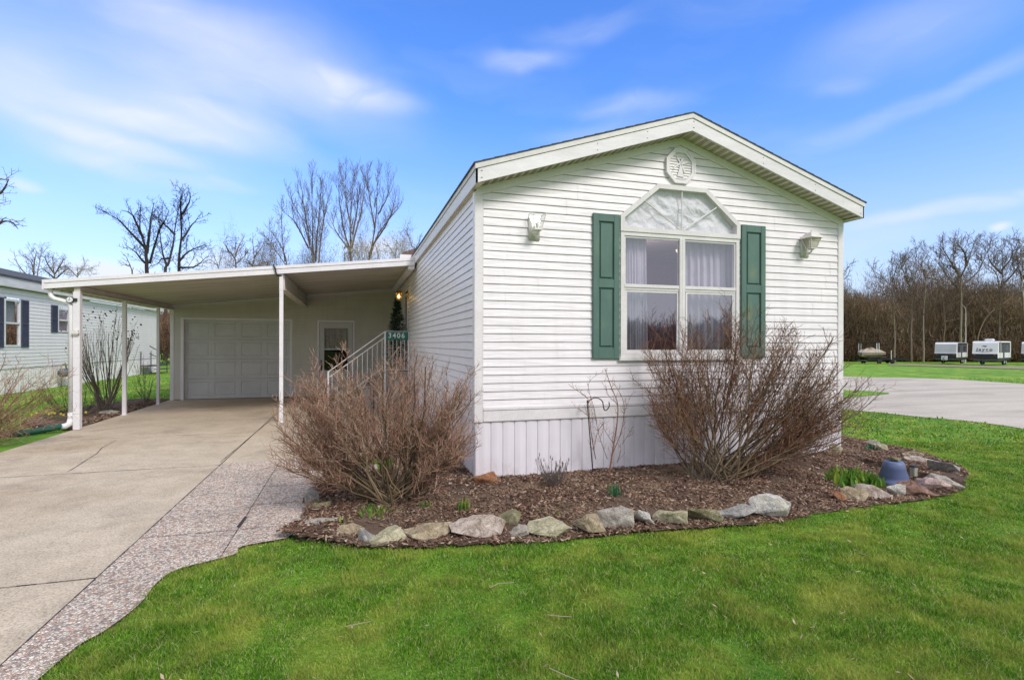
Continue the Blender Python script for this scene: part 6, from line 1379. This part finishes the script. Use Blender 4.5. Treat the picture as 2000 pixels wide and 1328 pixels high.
for i in range(n+1):
    for j in range(n+1):
        a, b_ = -1+2*i/n, -1+2*j/n; y = a*2.75; w = 1.17*min(1, (1.05-max(0, -y/2.8)**2.5)); vs.append((b_*w, y, 1.60+.75*(1-b_*b_)**.7*max(0, 1-(a-.1)**2)**.8*(.8+.2*math.cos(b_*9))))
Cv.add(vs, [(i*(n+1)+j, i*(n+1)+j+1, (i+1)*(n+1)+j+1, (i+1)*(n+1)+j) for i in range(n) for j in range(n)]); Cv.build('cover', M('tan_canvas', (.42, .36, .28), (.34, .29, .22), .9, 2), bt, True)
B = MB()
for y in (-.6, .2): B.tube([(-1.15, y, 1.6), (-1.12, y, 2.95)], .05, 6).tube([(1.15, y, 1.6), (1.12, y, 2.95)], .05, 6)
B.build('canopy_frame', WHITE, bt); B = MB(); B.bbox(-1.2, 1.2, -.75, .35, 2.92, 3.08, .05); B.build('folded_canopy', RVB, bt)
B = MB(); B.box(-.9, -.8, -3, 2.6, .45, .55).box(.8, .9, -3, 2.6, .45, .55).box(-.9, .9, -.1, .1, .45, .55).tube([(-.8, -2.9, .5), (0, -4.2, .5), (.8, -2.9, .5)], .05, 6).box(-.6, -.5, -2, 2, .55, .98).box(.5, .6, -2, 2, .55, .98); B.build('boat_trailer', RVB, bt)
for s in (-1, 1):
    for y in (.3, 1.1): wheel(bt, (s*1.0, y, .34))
bt.location = (c.x, c.y, z0); bt.rotation_euler = (0, 0, R(-70))
c = at_d(1738, 704, 77); ut = thing('utility_trailer', 'empty black utility trailer between the boat and the grey fronted trailer', 'trailer', (0, 0, 0))
B = MB(); B.box(-1.7, 1.7, -.9, .9, .50, .56).box(-1.7, 1.7, -.92, -.88, .56, .85).box(-1.7, 1.7, .88, .92, .56, .85).tube([(1.7, -.8, .5), (2.9, 0, .5), (1.7, .8, .5)], .05, 6); B.build('bed', RVB, ut)
B = MB(); B.tube([(-.1, -.9, .5), (-.1, -.9, 1.9)], .05, 6); B.build('stake', WHITE, ut)
for s in (-1, 1):
    w = MB(); w.lathe([(0, -.1), (.2, -.1), (.32, 0), (.2, .1), (0, .1)], (0, 0, 0), 16); m4 = Matrix.Translation((0, s*1.0, .33)) @ Matrix.Rotation(R(90), 4, 'X'); w.v = [tuple(m4 @ Vector(v)) for v in w.v]; w.build('wheel', TYRE, ut)
ut.location = (c.x, c.y, zt(c.x, c.y)+.02); ut.rotation_euler = (0, 0, R(-35))
# ------------------------------------------------------------------ sky, sun, camera
SUN_EL, SUN_AZ = R(42), R(153)                            # bearing clockwise from +Y, towards the sun
w = bpy.data.worlds.new('World'); SC.world = w; w.use_nodes = True; nt = w.node_tree; nt.nodes.clear()
out = N(nt, 'OutputWorld'); bg = N(nt, 'Background'); nt.links.new(bg.outputs[0], out.inputs[0]); bg.inputs[1].default_value = .13
sky = N(nt, 'TexSky'); sky.sky_type = 'NISHITA'; sky.sun_disc = False; sky.sun_elevation = SUN_EL; sky.sun_rotation = SUN_AZ; sky.air_density = 1.25; sky.dust_density = .6; sky.ozone_density = 2.2
hs_ = N(nt, 'HueSaturation'); hs_.inputs['Saturation'].default_value = SKYSAT; hs_.inputs['Value'].default_value = 1.0; nt.links.new(sky.outputs[0], hs_.inputs['Color'])
tc = N(nt, 'TexCoord'); sp = N(nt, 'SeparateXYZ'); nt.links.new(tc.outputs['Generated'], sp.inputs[0])
az = math_(nt, 'ARCTAN2', sp.outputs[0], sp.outputs[1]); el = math_(nt, 'ARCSINE', sp.outputs[2])
ca = N(nt, 'CombineXYZ'); nt.links.new(az, ca.inputs[0]); nt.links.new(el, ca.inputs[1])
def dirn(px, py):
    a = math.atan((px-1000)/F); return TH+a, math.atan((hz(px)-py)/F*math.cos(a))
# clouds over the whole sky, drawn out into streaks
wp = noise(nt, ca.outputs[0], 2.2, 4, .6); wv = N(nt, 'VectorMath', operation='MULTIPLY_ADD'); nt.links.new(wp.outputs['Color'], wv.inputs[0]); wv.inputs[1].default_value = (.30, .22, 0); nt.links.new(ca.outputs[0], wv.inputs[2])
def streakn(rot, sc, scale, det=6, rough=.55):
    mp = N(nt, 'Mapping'); mp.inputs['Rotation'].default_value = (0, 0, rot); mp.inputs['Scale'].default_value = (*sc, 1); nt.links.new(wv.outputs[0], mp.inputs[0]); return noise(nt, mp.outputs[0], scale, det, rough)
n1 = streakn(R(12), (1, 5), 2.4, 7, .5); n2 = streakn(R(-14), (1, 7), 5.5, 6, .5)
acc = None
def blob(px, py, rx, ry, rot, amp, soft=1.0, nz=None):    # soft patch; sizes in photo pixels, rot counter-clockwise in degrees
    global acc
    a0, e0 = dirn(px, py); cs = math.cos(math.atan((px-1000)/F)); fx = cs*cs/F; fy = cs/F
    mp = N(nt, 'Mapping', vector_type='TEXTURE'); mp.inputs['Location'].default_value = (a0, e0, 0); mp.inputs['Rotation'].default_value = (0, 0, R(rot)); mp.inputs['Scale'].default_value = (rx*fx, ry*fy, 1)
    nt.links.new(wv2, mp.inputs[0]); l = N(nt, 'VectorMath', operation='LENGTH'); nt.links.new(mp.outputs[0], l.inputs[0])
    mr = N(nt, 'MapRange', interpolation_type='SMOOTHERSTEP'); mr.inputs['From Min'].default_value = 0; mr.inputs['From Max'].default_value = 1; mr.inputs['To Min'].default_value = amp; mr.inputs['To Max'].default_value = 0
    nt.links.new(l.outputs[1], mr.inputs[0]); v = mr.outputs[0]
    if nz is not None: v = math_(nt, 'MULTIPLY', v, nz)
    acc = v if acc is None else math_(nt, 'ADD', acc, v)
w2 = noise(nt, ca.outputs[0], 4.5, 4, .5); wm = N(nt, 'VectorMath', operation='MULTIPLY_ADD'); nt.links.new(w2.outputs['Color'], wm.inputs[0]); wm.inputs[1].default_value = (.12, .07, 0); nt.links.new(ca.outputs[0], wm.inputs[2])
ws = N(nt, 'VectorMath', operation='SUBTRACT'); nt.links.new(wm.outputs[0], ws.inputs[0]); ws.inputs[1].default_value = (.06, .035, 0); wv2 = ws.outputs[0]
NS = ramp(nt, n1.outputs[0], [(.22, .5), (.62, 1.0)]).outputs[0]; NF = ramp(nt, n2.outputs[0], [(.26, .35), (.62, 1.0)]).outputs[0]
for b_ in ((180, 185, 620, 230, -12, .50, 1, NS), (360, 80, 400, 150, -20, .42, 1, NS), (60, 200, 380, 130, -4, .38, 1, NS), (560, 150, 420, 100, -17, .30, 1, NS), (690, 180, 190, 45, -4, .46, 1, NF), (560, 100, 420, 130, -18, .28, 1, NS),
           (230, 290, 280, 30, -9, .42, 1, NF), (330, 262, 260, 40, -6, .5, 1, NF), (430, 245, 300, 60, -10, .4, 1, NS), (200, 320, 170, 30, -6, .35, 1, NF), (400, 365, 180, 20, 0, .32, 1, NF), (1030, 110, 130, 30, 2, .36, 1, NF), (1235, 205, 170, 34, -3, .28, 1, NF), (1130, 55, 150, 30, 0, .18, 1, NF),
           (1160, 255, 200, 30, 4, .22, 1, NS), (1720, 235, 310, 34, 17, .19, 1, NF), (1780, 60, 420, 110, 10, .22, 1, NS), (1940, 125, 220, 34, 20, .18, 1, NF), (1650, 170, 100, 26, 0, .16, 1, NF), (1750, 20, 260, 60, 10, .12, 1, NS), (1860, 415, 420, 26, 4, .50, 1, NF), (1960, 445, 42, 13, 6, .95, 1, NF), (1700, 470, 260, 50, 2, .22, 1, NS),
           (45, 360, 60, 18, -4, .6, 1, NF), (230, 530, 170, 40, 0, .95, 1, NF), (420, 505, 150, 30, 3, .65, 1, NF), (20, 505, 90, 22, 0, .5, 1, NF), (740, 490, 120, 40, 0, .8, 1, NF)): blob(*b_)
gen = math_(nt, 'MULTIPLY', ramp(nt, n1.outputs[0], [(.50, 0.0), (.78, 1.0)]).outputs[0], .10)
acc = math_(nt, 'ADD', acc, gen)
# cloud added behind the camera as white wall fill, also reflected by the windows
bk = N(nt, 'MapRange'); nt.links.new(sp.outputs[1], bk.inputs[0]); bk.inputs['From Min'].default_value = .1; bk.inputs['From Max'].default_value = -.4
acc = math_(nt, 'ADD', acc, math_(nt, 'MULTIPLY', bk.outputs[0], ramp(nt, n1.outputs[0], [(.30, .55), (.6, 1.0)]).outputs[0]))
up_ = N(nt, 'MapRange'); nt.links.new(el, up_.inputs[0]); up_.inputs['From Min'].default_value = .62; up_.inputs['From Max'].default_value = 1.0; up_.inputs['To Max'].default_value = .7  # unseen cloud added overhead to whiten the fill light
for s0, s1 in ((-.58, -.95), (1.15, 1.55)):  # unseen cloud added left and right of the view, neutral fill for side walls
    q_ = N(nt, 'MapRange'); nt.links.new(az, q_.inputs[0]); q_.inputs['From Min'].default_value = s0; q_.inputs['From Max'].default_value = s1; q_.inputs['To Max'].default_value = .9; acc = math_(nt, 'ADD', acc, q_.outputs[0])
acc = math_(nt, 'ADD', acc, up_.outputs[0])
acc = math_(nt, 'MINIMUM', acc, .93)
hz_ = N(nt, 'MapRange', interpolation_type='SMOOTHSTEP'); nt.links.new(el, hz_.inputs[0]); hz_.inputs['From Min'].default_value = .0; hz_.inputs['From Max'].default_value = .42; hz_.inputs['To Min'].default_value = .62; hz_.inputs['To Max'].default_value = 0
c0 = mixc(nt, 1, hs_.outputs[0], SKYTINT, 'MULTIPLY')
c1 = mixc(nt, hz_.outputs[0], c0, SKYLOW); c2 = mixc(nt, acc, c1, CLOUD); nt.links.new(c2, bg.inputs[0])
sun = bpy.data.lights.new('sun', 'SUN'); sun.energy = 2.5; sun.angle = R(17); sun.color = (1, .945, .89); so = bpy.data.objects.new('sun', sun); COL.objects.link(so)
so.rotation_euler = (math.pi/2-SUN_EL, 0, math.pi-SUN_AZ)
v = Vector((math.sin(SUN_AZ)*math.cos(SUN_EL), math.cos(SUN_AZ)*math.cos(SUN_EL), math.sin(SUN_EL))); so.rotation_euler = v.to_track_quat('Z', 'Y').to_euler()
cam = bpy.data.cameras.new('camera'); co = bpy.data.objects.new('camera', cam); COL.objects.link(co); SC.camera = co
cam.sensor_width = 36; cam.lens = F/2000*36; cam.shift_y = 7/2000; cam.clip_start = .05; cam.clip_end = 4000
co.location = (0, 0, CAMZ); co.rotation_euler = (Matrix.Rotation(-TH, 3, 'Z') @ Matrix.Rotation(math.pi/2, 3, 'X') @ Matrix.Rotation(.002, 3, 'Z')).to_euler()
SC.view_settings.view_transform = 'Standard'; SC.view_settings.look = 'None'; SC.view_settings.gamma = 1; SC.view_settings.use_curve_mapping = False; SC.view_settings.exposure = EXPO
SC.cycles.max_bounces = 6; SC.cycles.diffuse_bounces = 3; SC.cycles.transparent_max_bounces = 10
